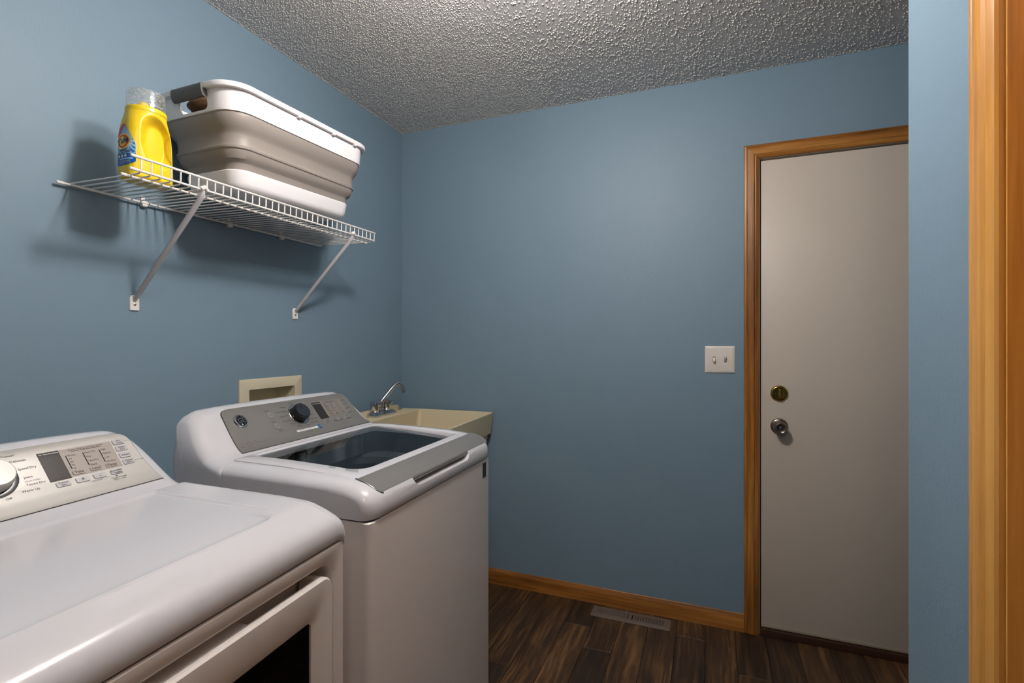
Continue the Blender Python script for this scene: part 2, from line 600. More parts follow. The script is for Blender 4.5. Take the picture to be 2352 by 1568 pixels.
def casing(name, a0, a1, top, fn, mv, mh, label):
    """a0,a1,top: inner edges of the casing; fn(a, z, depth) -> xyz"""
    w = CAS[-1][0]
    root = empty(name)
    tag(root, label, 'door casing', kind='structure')
    # CAS starts at the outer edge
    def ring(a, z, sa, sz):
        return [fn(a + sa * (w - q), z + sz * (w - q), d) for q, d in CAS]
    MB().loft([ring(a0, 0, -1, 0), ring(a0, top, -1, 1)]).build('casing_board', mv, root, smooth=20)
    MB().loft([ring(a1, 0, 1, 0), ring(a1, top, 1, 1)]).build('casing_board', mv, root, smooth=20)
    MB().loft([ring(a0, top, -1, 1), ring(a1, top, 1, 1)]).build('casing_board', mh, root, smooth=20)
    return root


casing('trim_1', 1.8185, 2.738, 2.0535, lambda a, z, d: (a, -d, z), M_OAK_V, M_OAK_X, 'dark oak casing framing the white door')
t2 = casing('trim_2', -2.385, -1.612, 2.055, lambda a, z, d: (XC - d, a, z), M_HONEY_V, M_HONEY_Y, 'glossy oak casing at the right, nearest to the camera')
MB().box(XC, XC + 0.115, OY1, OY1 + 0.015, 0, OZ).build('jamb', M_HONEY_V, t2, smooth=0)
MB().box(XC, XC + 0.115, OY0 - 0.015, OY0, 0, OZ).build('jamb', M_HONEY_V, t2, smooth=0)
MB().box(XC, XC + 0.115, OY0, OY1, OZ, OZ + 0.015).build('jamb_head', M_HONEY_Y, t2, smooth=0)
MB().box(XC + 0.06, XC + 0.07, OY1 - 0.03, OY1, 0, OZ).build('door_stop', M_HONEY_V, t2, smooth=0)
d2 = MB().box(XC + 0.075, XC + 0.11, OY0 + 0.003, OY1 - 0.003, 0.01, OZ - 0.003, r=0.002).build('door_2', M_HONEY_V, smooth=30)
tag(d2, 'closed flat oak door inside the near oak casing', 'door', kind='structure')

# ------------------------------------------------------------------ white door
door = empty('door_1', (0, 0, 0))
tag(door, 'white painted slab door with knob and deadbolt', 'door', kind='structure')
MB().box(1.8265, 2.7305, 0.004, 0.046, 0.042, 2.0445, r=0.0015).build('door_slab', M_DOOR, door)
MB().box(1.8265, 2.7305, -0.0005, 0.03, 0.033, 0.042, r=0.001).build('door_sweep', mat('sweep_tan', (150, 138, 118), 0.5), door)
MB().box(DX0 - 0.012, DX0, 0.0, T, 0, DZ1).build('jamb', M_DOOR, door, smooth=0)
MB().box(DX1, DX1 + 0.012, 0.0, T, 0, DZ1).build('jamb', M_DOOR, door, smooth=0)
MB().box(DX0 - 0.012, DX1 + 0.012, 0.0, T, DZ1, DZ1 + 0.012).build('jamb_head', M_DOOR, door, smooth=0)
MB().box(DX0, DX0 + 0.0015, 0.012, T, 0, DZ1).build('dark_gap_fill', M_DARK, door, smooth=0)  # dark strip filling the gap beside the slab
MB().box(DX0, DX1, 0.05, T, 0.03, DZ1).build('dark_gap_fill', M_DARK, door, smooth=0)  # dark sheet across the whole opening behind the slab
MB().box(DX0, DX1, -0.012, 0.09, 0.0, 0.030, r=0.003).build('threshold', M_THRESH, door)
kn = empty('door_knob', (1.896, 0.004, 0.902), 0, door)
MB().lathe([(0.0, 0), (0.0335, 0), (0.0340, 0.003), (0.0325, 0.006), (0.028, 0.009), (0.020, 0.010), (0.0, 0.010)], axis=(0, -1, 0), n=40, cap=False).build('rosette', M_NICKEL, kn)
MB().lathe([(0.013, 0.008), (0.0125, 0.020), (0.016, 0.026), (0.0235, 0.032), (0.0265, 0.040), (0.0262, 0.048), (0.0235, 0.055), (0.019, 0.0585), (0.0175, 0.0575), (0.012, 0.0560), (0.0, 0.0555)], axis=(0, -1, 0), n=40, cap=False).build('knob', M_NICKEL, kn)
MB().lathe([(0.0062, 0.054), (0.0062, 0.0595), (0.005, 0.0610), (0.0, 0.0612)], axis=(0, -1, 0), n=20, cap=False).build('lock_button', M_CHROME, kn)
db = empty('deadbolt', (1.896, 0.004, 1.043), 0, door)
MB().lathe([(0.0, 0), (0.0335, 0), (0.0338, 0.004), (0.031, 0.008), (0.027, 0.0095), (0.025, 0.0075), (0.012, 0.0065), (0.0, 0.0065)], axis=(0, -1, 0), n=40, cap=False).build('rosette', M_BRASS, db)
mb = MB()
mb.lathe([(0.0085, 0.006), (0.008, 0.012), (0.0, 0.0125)], axis=(0, -1, 0), n=20, cap=False)
mb.box(-0.0035, 0.0035, -0.028, -0.010, -0.018, 0.018, r=0.003, seg=3)
mb.build('thumb_turn', M_BRASS, db)
for sx in (-1, 1):
    MB().lathe([(0.003, 0.006), (0.003, 0.0085), (0.0, 0.0092)], org=(sx * 0.0155, 0, -0.002), axis=(0, -1, 0), n=12, cap=False).build('screw', M_CHROME, db)

# ------------------------------------------------------------------ light switch
sw = empty('light_switch', (1.6615, 0, 1.1845))
tag(sw, 'almond double toggle switch plate on the blue wall by the door', 'light switch')
mb = MB()
o_l = rrect(-0.0615, 0.0615, -0.0595, 0.0595, 0.003, 3)
mid = rrect(-0.0600, 0.0600, -0.0580, 0.0580, 0.003, 3)
inn = rrect(-0.0520, 0.0520, -0.0500, 0.0500, 0.003, 3)
mb.bridge([[(a, 0, b) for a, b in o_l], [(a, -0.0025, b) for a, b in o_l], [(a, -0.0042, b) for a, b in mid], [(a, -0.0060, b) for a, b in inn]])
mb.add([(a, -0.0060, b) for a, b in inn], [tuple(range(len(inn)))])
mb.build('plate', mat('almond_plastic', (222, 214, 204), 0.35), sw)
for sx, up in ((-0.023, -1), (0.023, 1)):
    MB().box(sx - 0.0052, sx + 0.0052, -0.0063, -0.0055, -0.012, 0.012).build('slot', M_DARK, sw, smooth=0)
    tg = MB()
    q = [(-0.0042, -0.0095), (0.0042, -0.0095), (0.0042, 0.0095), (-0.0042, 0.0095)]
    tg.loft([[(sx + a, -0.006, b) for a, b in q], [(sx + a * 0.9, -0.0105, b * 0.6 + up * 0.003) for a, b in q], [(sx + a * 0.8, -0.0185, b * 0.3 + up * 0.0085) for a, b in q]])
    tg.build('toggle', MATS['almond_plastic'], sw)
    for sz in (-0.0302, 0.0302):
        MB().lathe([(0.003, 0.0055), (0.003, 0.0066), (0.0, 0.0070)], org=(sx, 0, sz), axis=(0, -1, 0), n=12, cap=False).build('screw', MATS['almond_plastic'], sw)

# ------------------------------------------------------------------ floor register
vent = empty('floor_vent', (1.282, -0.080, 0))
tag(vent, 'brown metal floor register with louvers beside the baseboard', 'vent')
ol = rrect(-0.176, 0.176, -0.046, 0.046, 0.004, 3)
m1 = rrect(-0.170, 0.170, -0.040, 0.040, 0.004, 3)
i1 = rrect(-0.150, 0.150, -0.021, 0.021, 0.003, 3)
mb = MB().bridge([[(a, b, 0.0003) for a, b in ol], [(a, b, 0.0025) for a, b in ol], [(a, b, 0.0058) for a, b in m1], [(a, b, 0.0058) for a, b in i1], [(a, b, 0.0008) for a, b in i1]])
mb.build('frame', M_VENT, vent)
MB().box(-0.150, 0.150, -0.021, 0.021, 0.0003, 0.0008).build('duct_void', M_DARK, vent, smooth=0)
MB().box(-0.006, 0.006, -0.021, 0.021, 0.0009, 0.0058).build('divider', M_VENT, vent, smooth=0)
for k in range(24):
    side = -1 if k < 12 else 1
    j = k % 12
    cx = side * (0.0125 + j * 0.0118) + side * 0.004
    tilt = 0.0060 * (-1 if side < 0 else 1)
    mb = MB()
    q = [(-0.0022, 0.0010), (0.0022, 0.0010)]
    mb.prism([(cx - 0.0020 - tilt * 0.6, 0.001), (cx + 0.0020 - tilt * 0.6, 0.001), (cx + 0.0020 + tilt * 0.6, 0.0056), (cx - 0.0020 + tilt * 0.6, 0.0056)], lambda a, b, h: (a, h, b), -0.021, 0.021)
    mb.build('louver', M_VENT, vent, smooth=0)

# ------------------------------------------------------------------ ceiling globes (one above the frame, one added behind it as fill)
def globe(loc, energy, label):
    root = empty('ceiling_light', (loc[0], loc[1], H))
    tag(root, label, 'ceiling light', 'globe ceiling lights')
    MB().lathe([(0.0, 0.0), (0.075, 0.0), (0.075, -0.012), (0.055, -0.028), (0.048, -0.045), (0.0, -0.045)], n=32, cap=False).build('base', M_WHITE, root)
    m = bpy.data.materials.new('lit_globe')
    m.use_nodes = True
    nt = m.node_tree
    nt.nodes.clear()
    em = nt.nodes.new('ShaderNodeEmission')
    em.inputs[0].default_value = (1.0, 0.94, 0.885, 1)
    em.inputs[1].default_value = energy
    out = nt.nodes.new('ShaderNodeOutputMaterial')
    nt.links.new(em.outputs[0], out.inputs[0])
    R = 0.075
    MB().lathe([(R * math.sin(a), loc[2] - H + R * math.cos(a)) for a in [PI * k / 14 for k in range(15)]], n=24, cap=False).build('globe', m, root)


globe(LIGHT_MAIN, LIGHT_MAIN_E, 'lit globe ceiling light over the middle of the laundry room')
globe(LIGHT_FILL, LIGHT_FILL_E, 'added fill light in globe form behind the camera')


# ------------------------------------------------------------------ appliances
PF = [(-.592, 1.074), (-.578, 1.066), (-.565, 1.053), (-.548, 1.032), (-.529, 1.009), (-.508, .988), (-.488, .972), (-.470, .964), (-.455, .961)]


class Panel:
    """surface of a console front: (y, d) -> xyz, d measured down the curved face"""

    def __init__(s, dx=0.0, dz=0.0):
        p = np.array(PF) + np.array((dx, dz))
        s.p = p
        s.L = np.concatenate([[0], np.cumsum(np.hypot(*np.diff(p, axis=0).T))])

    def __call__(s, y, d, h=0.0):
        x = np.interp(d, s.L, s.p[:, 0]); z = np.interp(d, s.L, s.p[:, 1])
        e = 0.006
        tx = np.interp(d + e, s.L, s.p[:, 0]) - np.interp(d - e, s.L, s.p[:, 0])
        tz = np.interp(d + e, s.L, s.p[:, 1]) - np.interp(d - e, s.L, s.p[:, 1])
        q = math.hypot(tx, tz)
        nx, nz = -tz / q, tx / q          # points to the room
        return (float(x + nx * h), float(y), float(z + nz * h))

    def patch(s, name, y0, y1, d0, d1, h0, h1, m, parent, r=0.0, nd=10, bevel=0.0):
        """raised patch with rounded corners, following the curved face"""
        if r <= 0:
            r = 1e-4
        n = 4
        out = rrect(y0, y1, d0, d1, r, n)
        mb = MB()
        # dense: rows along d with clipped widths
        rows = []
        ds = sorted(set([d0 + (d1 - d0) * i / nd for i in range(nd + 1)] + [d0 + r * (1 - math.cos(PI / 2 * i / 4)) for i in range(5)] + [d1 - r * (1 - math.cos(PI / 2 * i / 4)) for i in range(5)]))
        for d in ds:
            k = 0.0
            rr = list(r) if isinstance(r, (list, tuple)) else None
            q = min(d - d0, d1 - d)
            if q < r:
                k = r - math.sqrt(max(0, r * r - (r - q) ** 2))
            rows.append((y0 + k, y1 - k, d))
        top, bot = [], []
        for a, b, d in rows:
            q = min(d - d0, d1 - d)
            hh = h1
            top.append([s(a, d, h0)] + [s(a + bevel + (b - a - 2 * bevel) * j / 6, d, hh if bevel == 0 or q > 1e-9 else hh) for j in range(7)] + [s(b, d, h0)])
        mb.grid(top)
        # end walls
        for idx in (0, -1):
            a, b, d = rows[idx]
            mb.grid([[s(a + (b - a) * j / 6, d, h0) for j in range(7)], [s(a + (b - a) * j / 6, d, h1) for j in range(7)]])
        return mb.build(name, m, parent, smooth=40)

    def disc(s, name, y, d, r, h0, h1, m, parent, n=28, prof=None):
        o = Vector(s(y, d, 0)); a = (Vector(s(y, d, 1)) - o).normalized()
        pr = prof or [(0, h0), (r, h0), (r, h1), (0, h1)]
        return MB().lathe(pr, org=o, axis=a, n=n, cap=False).build(name, m, parent)

    def text(s, txt, y, d, size, m, parent, h=0.0018, name='lettering', bold=0.0, align=0):
        vs, fs = text_mesh(txt, bold)
        xs = [v[0] for v in vs]
        off = 0 if align == 0 else (-min(xs) if align < 0 else -max(xs))
        mb = MB().add([s(y + (v[0] + off) * size, d - v[1] * size, h) for v in vs], fs)
        return mb.build(name, m, parent, smooth=0, fix=False)

    def line(s, y0, d0, y1, d1, w, m, parent, h=0.0018, name='printed_line'):
        dy, dd = y1 - y0, d1 - d0
        q = math.hypot(dy, dd)
        ny, nd_ = -dd / q * w / 2, dy / q * w / 2
        k = 4
        pts = [[s(y0 + dy * i / k + sg * ny, d0 + dd * i / k + sg * nd_, h) for i in range(k + 1)] for sg in (-1, 1)]
        return MB().grid(pts).build(name, m, parent, smooth=0, fix=False)

    def ring(s, y, d, r, w, m, parent, h=0.0018, name='printed_ring'):
        n = 28
        o = Vector(s(y, d, h)); a = (Vector(s(y, d, h + 1)) - o).normalized()
        u = Vector((0, 1, 0)); v = a.cross(u)
        L = [[o + (u * math.cos(2 * PI * k / n) + v * math.sin(2 * PI * k / n)) * q for k in range(n)] for q in (r, r - w)]
        return MB().bridge(L).build(name, m, parent, smooth=0, fix=False)


def loft_y(prof, inset, taper, y0, y1, ry, ys=(), n=6, disp=None, capfn=None):
    """closed section prof [(x,z)] swept along y with rounded ends.
    inset[i]=(dx,dz): how far point i moves in at the very end; taper[i]: extra end shift along y"""
    ends = []
    for k in range(n + 1):
        ph = PI / 2 * k / n
        ends.append((ry * (1 - math.cos(ph)), 1 - math.sin(ph)))
    st = [(y0, a, q, +1) for a, q in ends] + [(None, yy, 0, 0) for yy in ys] + [(y1, a, q, -1) for a, q in ends[::-1]]
    rings = []
    for e, a, q, sg in st:
        ring = []
        for (px, pz), (ix, iz), tp in zip(prof, inset, taper):
            px2, pz2 = px + ix * q, pz + iz * q
            if capfn:
                tp = capfn[1](pz2)
            if e is None:
                lo, hi = y0 + tp + ry, y1 - tp - ry
                f = (a - y0) / (y1 - y0)
                y = lo + (hi - lo) * f
            else:
                y = e + sg * (tp + a)
            if disp:
                pz2 += disp(px2, y, pz2)
            ring.append((px2, y, pz2))
        rings.append(ring)
    if capfn is None:
        return MB().loft(rings)
    (cx, cz), tf = capfn

    def shrink(ring, e, sg, k):
        out = []
        for (px, py, pz) in ring:
            qx, qz = cx + (px - cx) * k, cz + (pz - cz) * k
            out.append((qx, e + sg * tf(qz), qz))
        return out
    ks = (.02, .25, .5, .75)
    rings = [shrink(rings[0], y0, 1, k) for k in ks] + rings + [shrink(rings[-1], y1, -1, k) for k in ks[::-1]]
    return MB().loft(rings)


AW = 0.683


def make_console(root, dx, dz, name='console'):
    front = [(-.440, .8690), (-.440, .945), (-.445, .958), (-.455, .961), (-.470, .964), (-.488, .972), (-.508, .988), (-.529, 1.009), (-.548, 1.032), (-.565, 1.053), (-.578, 1.066), (-.592, 1.074), (-.606, 1.0795), (-.620, 1.0805), (-.632, 1.0765), (-.639, 1.066), (-.639, 1.03), (-.631, .96), (-.622, .8690)]
    prof, ins, tap = [], [], []
    for i, (px, pz) in enumerate(front):
        prof.append((px + dx, pz + (dz if pz > .9 else 0)))
        k = min(1, max(0, (pz - .955) / .12))
        tap.append(0.036 * k ** 1.2)
        # inset towards the inside of the section
        if i <= 6:
            ins.append([(0, 0), (0, -.026), (0, -.026), (-.003, -.025), (-.007, -.023), (-.011, -.021), (-.014, -.019)][i])
        elif i <= 11:
            ins.append((-0.016, -0.018))
        elif i <= 14:
            ins.append((0.004, -0.030))
        else:
            ins.append((0.030, -0.01 if pz > 1.0 else 0))
    yc = -AW / 2

    def disp(x, y, z):
        if z < 1.0:
            return 0
        u = abs(y - yc) / (AW / 2)
        return -0.012 * u ** 4 * min(1, (z - 1.0) / 0.06)
    mb = loft_y(prof, ins, tap, -AW, 0, 0.042, ys=[-AW + AW * k / 12 for k in range(13)], n=8, disp=disp, capfn=((-.565 + dx, .935), lambda z: 0.036 * min(1, max(0, (z - dz - .955) / .12)) ** 1.4))
    return mb.build(name, M_WHITE, root, smooth=50)


def fascia(P, root, m, y0, y1, db):
    """curved silver panel, wider at the bottom, round upper corners, thin dark seam behind it"""
    def outline(g):
        rows = []
        d0, d1 = 0.0075 - g, db + g
        for i in range(25):
            t = i / 24
            d = d0 + (d1 - d0) * t
            sp = 0.018 * t ** 1.4
            k = 0.0
            r = 0.026
            if d - d0 < r:
                k = r - math.sqrt(max(0, r * r - (r - (d - d0)) ** 2))
            rows.append((y0 - sp + k + 0.012 - g, y1 + sp - k - 0.012 + g, d))
        return rows
    for g, h, nm, mm in ((0.0014, 0.0006, 'panel_seam', M_SEAM), (0.0, 0.0014, 'control_panel', m)):
        rows = outline(g)
        pts = [[P(a + (b - a) * j / 14, d, h) for j in range(15)] for a, b, d in rows]
        MB().grid(pts).build(nm, mm, root, smooth=60, fix=True)


def button(P, y, d, w, hgt, m, root, lines, size=0.0062):
    b = P.patch('button', y - w / 2, y + w / 2, d - hgt / 2, d + hgt / 2, 0.001, 0.0034, m, root, r=0.0022, nd=4, bevel=0.0012)
    n = len(lines)
    for i, t in enumerate(lines):
        P.text(t, y, d + (i - (n - 1) / 2) * size * 0.95, size, M_INK, b, h=0.0040)
    return b


def cabinet_feet(root, y0, y1):
    for fx in (-0.60, -0.06):
        for fy in (y0 + 0.06, y1 - 0.06):
            MB().lathe([(0, 0), (0.022, 0), (0.022, 0.012), (0.010, 0.016), (0.010, 0.04), (0, 0.04)], org=(fx, fy, 0), n=16, cap=False).build('foot', M_RUBBER, root)


def shell_loop(x0, x1, y0, y1, r, z):
    return [(a, b, z) for a, b in rrect(x0, x1, y0, y1, r, 5)]


# ---- washer
wash = empty('washing_machine', (0.918, -0.825, 0), math.radians(1.5))
tag(wash, 'white top-load washing machine with dark glass lid, nearest to the sink', 'washing machine')
mb = MB()
mb.bridge([shell_loop(-.62, -.004, -AW + .002, -.002, .016, .03), shell_loop(-.62, -.004, -AW + .002, -.002, .016, .8635), shell_loop(-.617, -.007, -AW + .005, -.005, .014, .8665)])
mb.add(shell_loop(-.62, -.004, -AW + .002, -.002, .016, .03), [tuple(range(24))])
mb.build('cabinet', M_CAB, wash, smooth=40)
cabinet_feet(wash, -AW, 0)
MB().bridge([shell_loop(-.61, -.008, -AW + .006, -.006, .016, .860), shell_loop(-.61, -.008, -AW + .006, -.006, .016, .875)]).build('seam_gap', M_SEAM, wash, smooth=40)
# top cover in front of the console
cp = [(-.440, .8705), (-.002, .8705), (.0005, .877), (.0012, .892), (-.001, .908), (-.008, .920), (-.022, .931), (-.042, .940), (-.070, .947), (-.120, .9525), (-.300, .9570), (-.440, .9585)]
ci = [(0, 0), (-.030, 0), (-.030, 0), (-.030, -.004), (-.028, -.010), (-.024, -.016), (-.018, -.020), (-.012, -.024), (-.006, -.026), (0, -.026), (0, -.026), (0, -.026)]
cover = loft_y(cp, ci, [0] * len(cp), -AW, 0, 0.042, n=9).build('top_cover', M_WHITE, wash, smooth=50)
gx0, gx1, gy0, gy1 = -0.437, -0.098, -0.590, -0.060
cut(cover, MB().prism(rrect(gx0 - .006, gx1 + .01, gy0 - .008, gy1 + .008, .05, 5), lambda a, b, h: (a, b, h), 0.80, 1.05))
# hand scoop in the front edge under the lid handle
sc = MB()
sc.loft([[(0.03 + 0.0 * a, y, z) for a in (0,) for (y, z) in rrect(-.505, -.165, .893, .990, (.028, .028, .001, .001), 5)],
         [(-0.040, y * 0.94 - 0.02, z + .010) for (y, z) in rrect(-.505, -.165, .893, .990, (.028, .028, .001, .001), 5)]])
cut(cover, sc)
make_console(wash, 0.0, 0.0)
PW_ = Panel()
# lid: white frame, smoked pane, silver handle strip
LZ = [(-.460, .9605), (-.440, .9625), (-.300, .9610), (-.160, .9560), (-.095, .9505), (-.070, .9465), (-.045, .9400), (-.025, .9310), (-.010, .9195), (0.0, .910)]


def lz(x):
    return float(np.interp(x, [p[0] for p in LZ], [p[1] for p in LZ]))


def lid_pt(a, b, h):
    return (a, b, lz(a) + h)


def dens(poly, k=3):
    out = []
    n = len(poly)
    for i in range(n):
        p, q = poly[i], poly[(i + 1) % n]
        m_ = max(1, int(math.hypot(q[0] - p[0], q[1] - p[1]) / 0.012))
        for j in range(m_):
            out.append((p[0] + (q[0] - p[0]) * j / m_, p[1] + (q[1] - p[1]) * j / m_))
    return out


def resample(poly, n):
    """n points by fraction of angle round the centre, so that two loops can be bridged"""
    cx = sum(p[0] for p in poly) / len(poly); cy = sum(p[1] for p in poly) / len(poly)
    xs0 = min(p[0] for p in poly); xs1 = max(p[0] for p in poly); ys0 = min(p[1] for p in poly); ys1 = max(p[1] for p in poly)
    cx, cy = (xs0 + xs1) / 2, (ys0 + ys1) / 2
    hx, hy = (xs1 - xs0) / 2, (ys1 - ys0) / 2
    P_ = [((p[0] - cx) / hx, (p[1] - cy) / hy) for p in poly]
    res = []
    for i in range(n):
        a = 2 * PI * i / n
        dx_, dy_ = math.cos(a), math.sin(a)
        best = 0
        for p, q in zip(P_, P_[1:] + P_[:1]):
            ex, ey = q[0] - p[0], q[1] - p[1]
            den = dx_ * ey - dy_ * ex
            if abs(den) < 1e-12:
                continue
            t = (p[0] * ey - p[1] * ex) / den
            s_ = (p[0] * dy_ - p[1] * dx_) / den
            if t > 0 and -1e-9 <= s_ <= 1 + 1e-9:
                best = max(best, t)
        res.append((cx + dx_ * best * hx, cy + dy_ * best * hy))
    return res


lid = empty('lid', (0, 0, 0), 0, wash)
NL = 160
outer = resample(rrect(-.458, -.046, -.640, -.020, (.010, .006, .006, .010), 5), NL)
inner = resample(rrect(gx0, gx1, gy0, gy1, (.012, .050, .030, .012), 6), NL)
inn2 = resample(rrect(gx0 + .003, gx1 - .003, gy0 + .003, gy1 - .003, (.012, .048, .028, .012), 6), NL)
mids = [resample(rrect(-.458 + .004, -.046 - .001, -.640 + .004, -.020 - .004, (.010, .006, .006, .010), 5), NL)]
L = [[(a, b, lz(a) - .024) for a, b in outer], [(a, b, lz(a) - .002) for a, b in outer], [lid_pt(a, b, .0) for a, b in mids[0]],
     [lid_pt(a * .5 + c * .5, b * .5 + d * .5, .0012) for (a, b), (c, d) in zip(mids[0], inner)],
     [lid_pt(a, b, .0) for a, b in inner], [lid_pt(a, b, -.004) for a, b in inn2], [lid_pt(a, b, -.022) for a, b in inn2]]
MB().bridge(L).build('lid_frame', M_WHITE, lid, smooth=50)
g = MB()
pts = []
for i in range(25):
    t = i / 24
    x_ = gx0 + .002 + (gx1 - gx0 - .004) * t
    row = []
    for j in range(29):
        y_ = gy0 + .002 + (gy1 - gy0 - .004) * j / 28
        row.append((x_, y_, lz(x_) - .0035))
    pts.append(row)
# clip the pane's front corners to the frame
for i, row in enumerate(pts):
    for j, p in enumerate(row):
        px, py, pz = p
        for cy, sgn, r in ((gy0, 1, .048), (gy1, -1, .028)):
            ox, oy = gx1 - r, cy + sgn * r
            if px > ox and (py - oy) * sgn < 0:
                vx, vy = px - ox, py - oy
                q = math.hypot(vx, vy)
                if q > r - .0015:
                    px, py = ox + vx / q * (r - .0015), oy + vy / q * (r - .0015)
        row[j] = (px, py, lz(px) - .0035 - .013 * (px - gx0) / (gx1 - gx0))
g.grid(pts).build('glass_pane', M_GLASS, lid, smooth=60)
st = MB()
rows_t = []
xs_ = [-.072, -.068, -.058, -.046, -.036, -.026, -.018, -.012, -.009, -.0075]
for i, x_ in enumerate(xs_):
    k = 0.0
    r = .022
    e_ = (-.0075) - x_
    if e_ < r:
        k = r - math.sqrt(max(0, r * r - (r - e_) ** 2))
    rows_t.append([(x_, -.640 + k * .7 + (.627 - 1.4 * k) * j / 20, lz(x_) + (.0028 if 0 < i < len(xs_) - 1 else -.001)) for j in range(21)])
st.grid(rows_t)
st.grid([[(p[0], p[1], p[2]) for p in rows_t[-1]], [(p[0] - .003, p[1], p[2] - .006) for p in rows_t[-1]]])
st.build('handle_strip', M_SILVER, lid, smooth=50)
ch = [(-.066 + .012 * math.sin(k) * 0, 0, 0) for k in range(0)]
for yy in (-.640, -.013):
    path = []
    for i, x_ in enumerate(xs_):
        e_ = (-.0075) - x_
        k = 0.0 if e_ >= .022 else .022 - math.sqrt(max(0, .022 ** 2 - (.022 - e_) ** 2))
        path.append((x_, yy + (k * .7 if yy < -.3 else -k * .7), lz(x_) + .0016))
    MB().tube(path, .0020, 8).build('strip_edge', M_CHROME, lid)
# tub seen through the pane
MB().lathe([(0.40, 0.866), (0.262, 0.866), (0.250, 0.858), (0.246, 0.835), (0.255, 0.828), (0.258, 0.80), (0.246, 0.795), (0.243, 0.77), (0.252, 0.765), (0.252, 0.70), (0.244, 0.694), (0.242, 0.66), (0.250, 0.655), (0.250, 0.40), (0.0, 0.38)], org=(-.305, -AW / 2, 0), n=64, cap=False)
tub = MB().lathe([(0.298, 0.868), (0.262, 0.866), (0.250, 0.858), (0.246, 0.835), (0.255, 0.828), (0.258, 0.80), (0.246, 0.795), (0.243, 0.77), (0.252, 0.765), (0.252, 0.70), (0.244, 0.694), (0.242, 0.66), (0.250, 0.655), (0.250, 0.40), (0.0, 0.38)], org=(-.315, -AW / 2, 0), n=64, cap=False)
tub.build('wash_tub', M_TUBG, wash, smooth=30)
mb = MB()
mb.bridge([[(a, b, .869) for a, b in resample(rrect(-.62, -.03, -.66, -.02, .02, 4), 64)], [(-.315 + .296 * math.cos(2 * PI * k / 64), -AW / 2 + .296 * math.sin(2 * PI * k / 64), .8685) for k in range(64)]])
mb.build('tub_deck', mat('tub_deck_dark', (44, 46, 48), .5), wash, smooth=30)
MB().bridge([[(a, b, lz(a) - .021) for a, b in resample(rrect(gx0 - .003, gx1 + .006, gy0 - .005, gy1 + .005, .05, 5), 96)], [(a, b, .866) for a, b in resample(rrect(gx0 - .003, gx1 + .006, gy0 - .005, gy1 + .005, .05, 5), 96)]]).build('lid_dark_liner', mat('dark_liner_grey', (62, 64, 66), .5), wash, smooth=40)  # added liner, its dark colour shades the white opening walls under the glass
# small dark sticker on the front
stk = MB().box(-.0040, -.0032, -.064, -.036, .808, .856).build('sticker', M_BLACK, wash, smooth=0)
vs, fs = text_mesh('9', 0.0)
MB().add([(-.0029, -.050 + v[0] * .020, .831 + v[1] * .026) for v in vs], fs).build('sticker_print', mat('sticker_grey', (70, 74, 78), .5), stk, smooth=0, fix=False)

fascia(PW_, wash, M_SILVER, -.585, -.040, .164)
P = PW_
# round maker's badge
bd = P.disc('badge', -.528, .056, .020, .001, .006, M_CHROME, wash, n=36, prof=[(0, .001), (.0205, .001), (.0215, .003), (.0200, .0055), (.0165, .0062), (.0155, .0052), (0, .0050)])
P.disc('badge_face', -.528, .056, .0153, .0050, .0056, M_BLACK, bd, n=32)
vs, fs = text_mesh('GE', 0.02)
mb = MB().add([P(-.528 + (v[0] * .86 + .18 * v[1]) * .0215, .056 - v[1] * .0215, .0060) for v in vs], fs)
mb.build('badge_monogram', M_CHROME, bd, smooth=0, fix=False)
for k in range(4):
    a0 = PI / 2 * k + .3
    pth = [P(-.528 + math.cos(a0 + t * .18) * (.0135 - .0022 * math.sin(t * .52)), .056 - math.sin(a0 + t * .18) * (.0135 - .0022 * math.sin(t * .52)), .0060) for t in range(7)]
    MB().tube(pth, .0008, 6).build('badge_swirl', M_CHROME, bd)
# power and start buttons
for yy, dd, s1, ic, s2 in ((-.421, .053, 'Power', 'o', None), (-.420, .094, 'Start', '>II', 'Pause')):
    b = P.disc('round_button', yy, dd, .0118, .001, .0026, M_BTN, wash, prof=[(0, .001), (.0118, .001), (.0112, .0026), (0, .0026)])
    P.ring(yy, dd, .0128, .0011, M_INK_T, b, h=.0024)
    P.text(ic, yy, dd, .008, M_INK, b, h=.0030)
    P.text(s1, yy - .005, dd - .017, .0072, M_INK, wash)
    if s2:
        P.text(s2, yy + .003, dd + .0170, .0066, M_INK, wash)
        P.text('Hold 3 sec to cancel', yy + .006, dd + .0225, .0040, M_INK_T, wash)
# dial
dial = P.disc('dial_ring', -.316, .068, .036, .001, .005, M_CHROME, wash, n=48, prof=[(0, .001), (.0372, .001), (.0372, .0030), (.0350, .0042), (.0300, .0034), (0, .0034)])
P.ring(-.316, .068, .0375, .0022, M_BLACK, dial, h=.0036)
knob = P.disc('dial_knob', -.316, .068, .029, .003, .03, M_BLACK, wash, n=48, prof=[(.0, .003), (.0298, .003), (.0292, .016), (.0285, .0225), (.0265, .0265), (.0255, .0270), (0, .0262)])
P.disc('dial_cap', -.316, .068, .0245, .0262, .0272, mat('dial_cap_slate', (58, 64, 72), .3, metal=.5), knob, n=48, prof=[(0, .0262), (.0250, .0266), (.0242, .0276), (0, .0270)])
MB().grid([[P(-.316 + a, .068 - b, .0279) for b in (.004, .012, .0225)] for a in (-.0009, .0009)]).build('dial_pointer', M_BLACK, knob, smooth=0, fix=False)
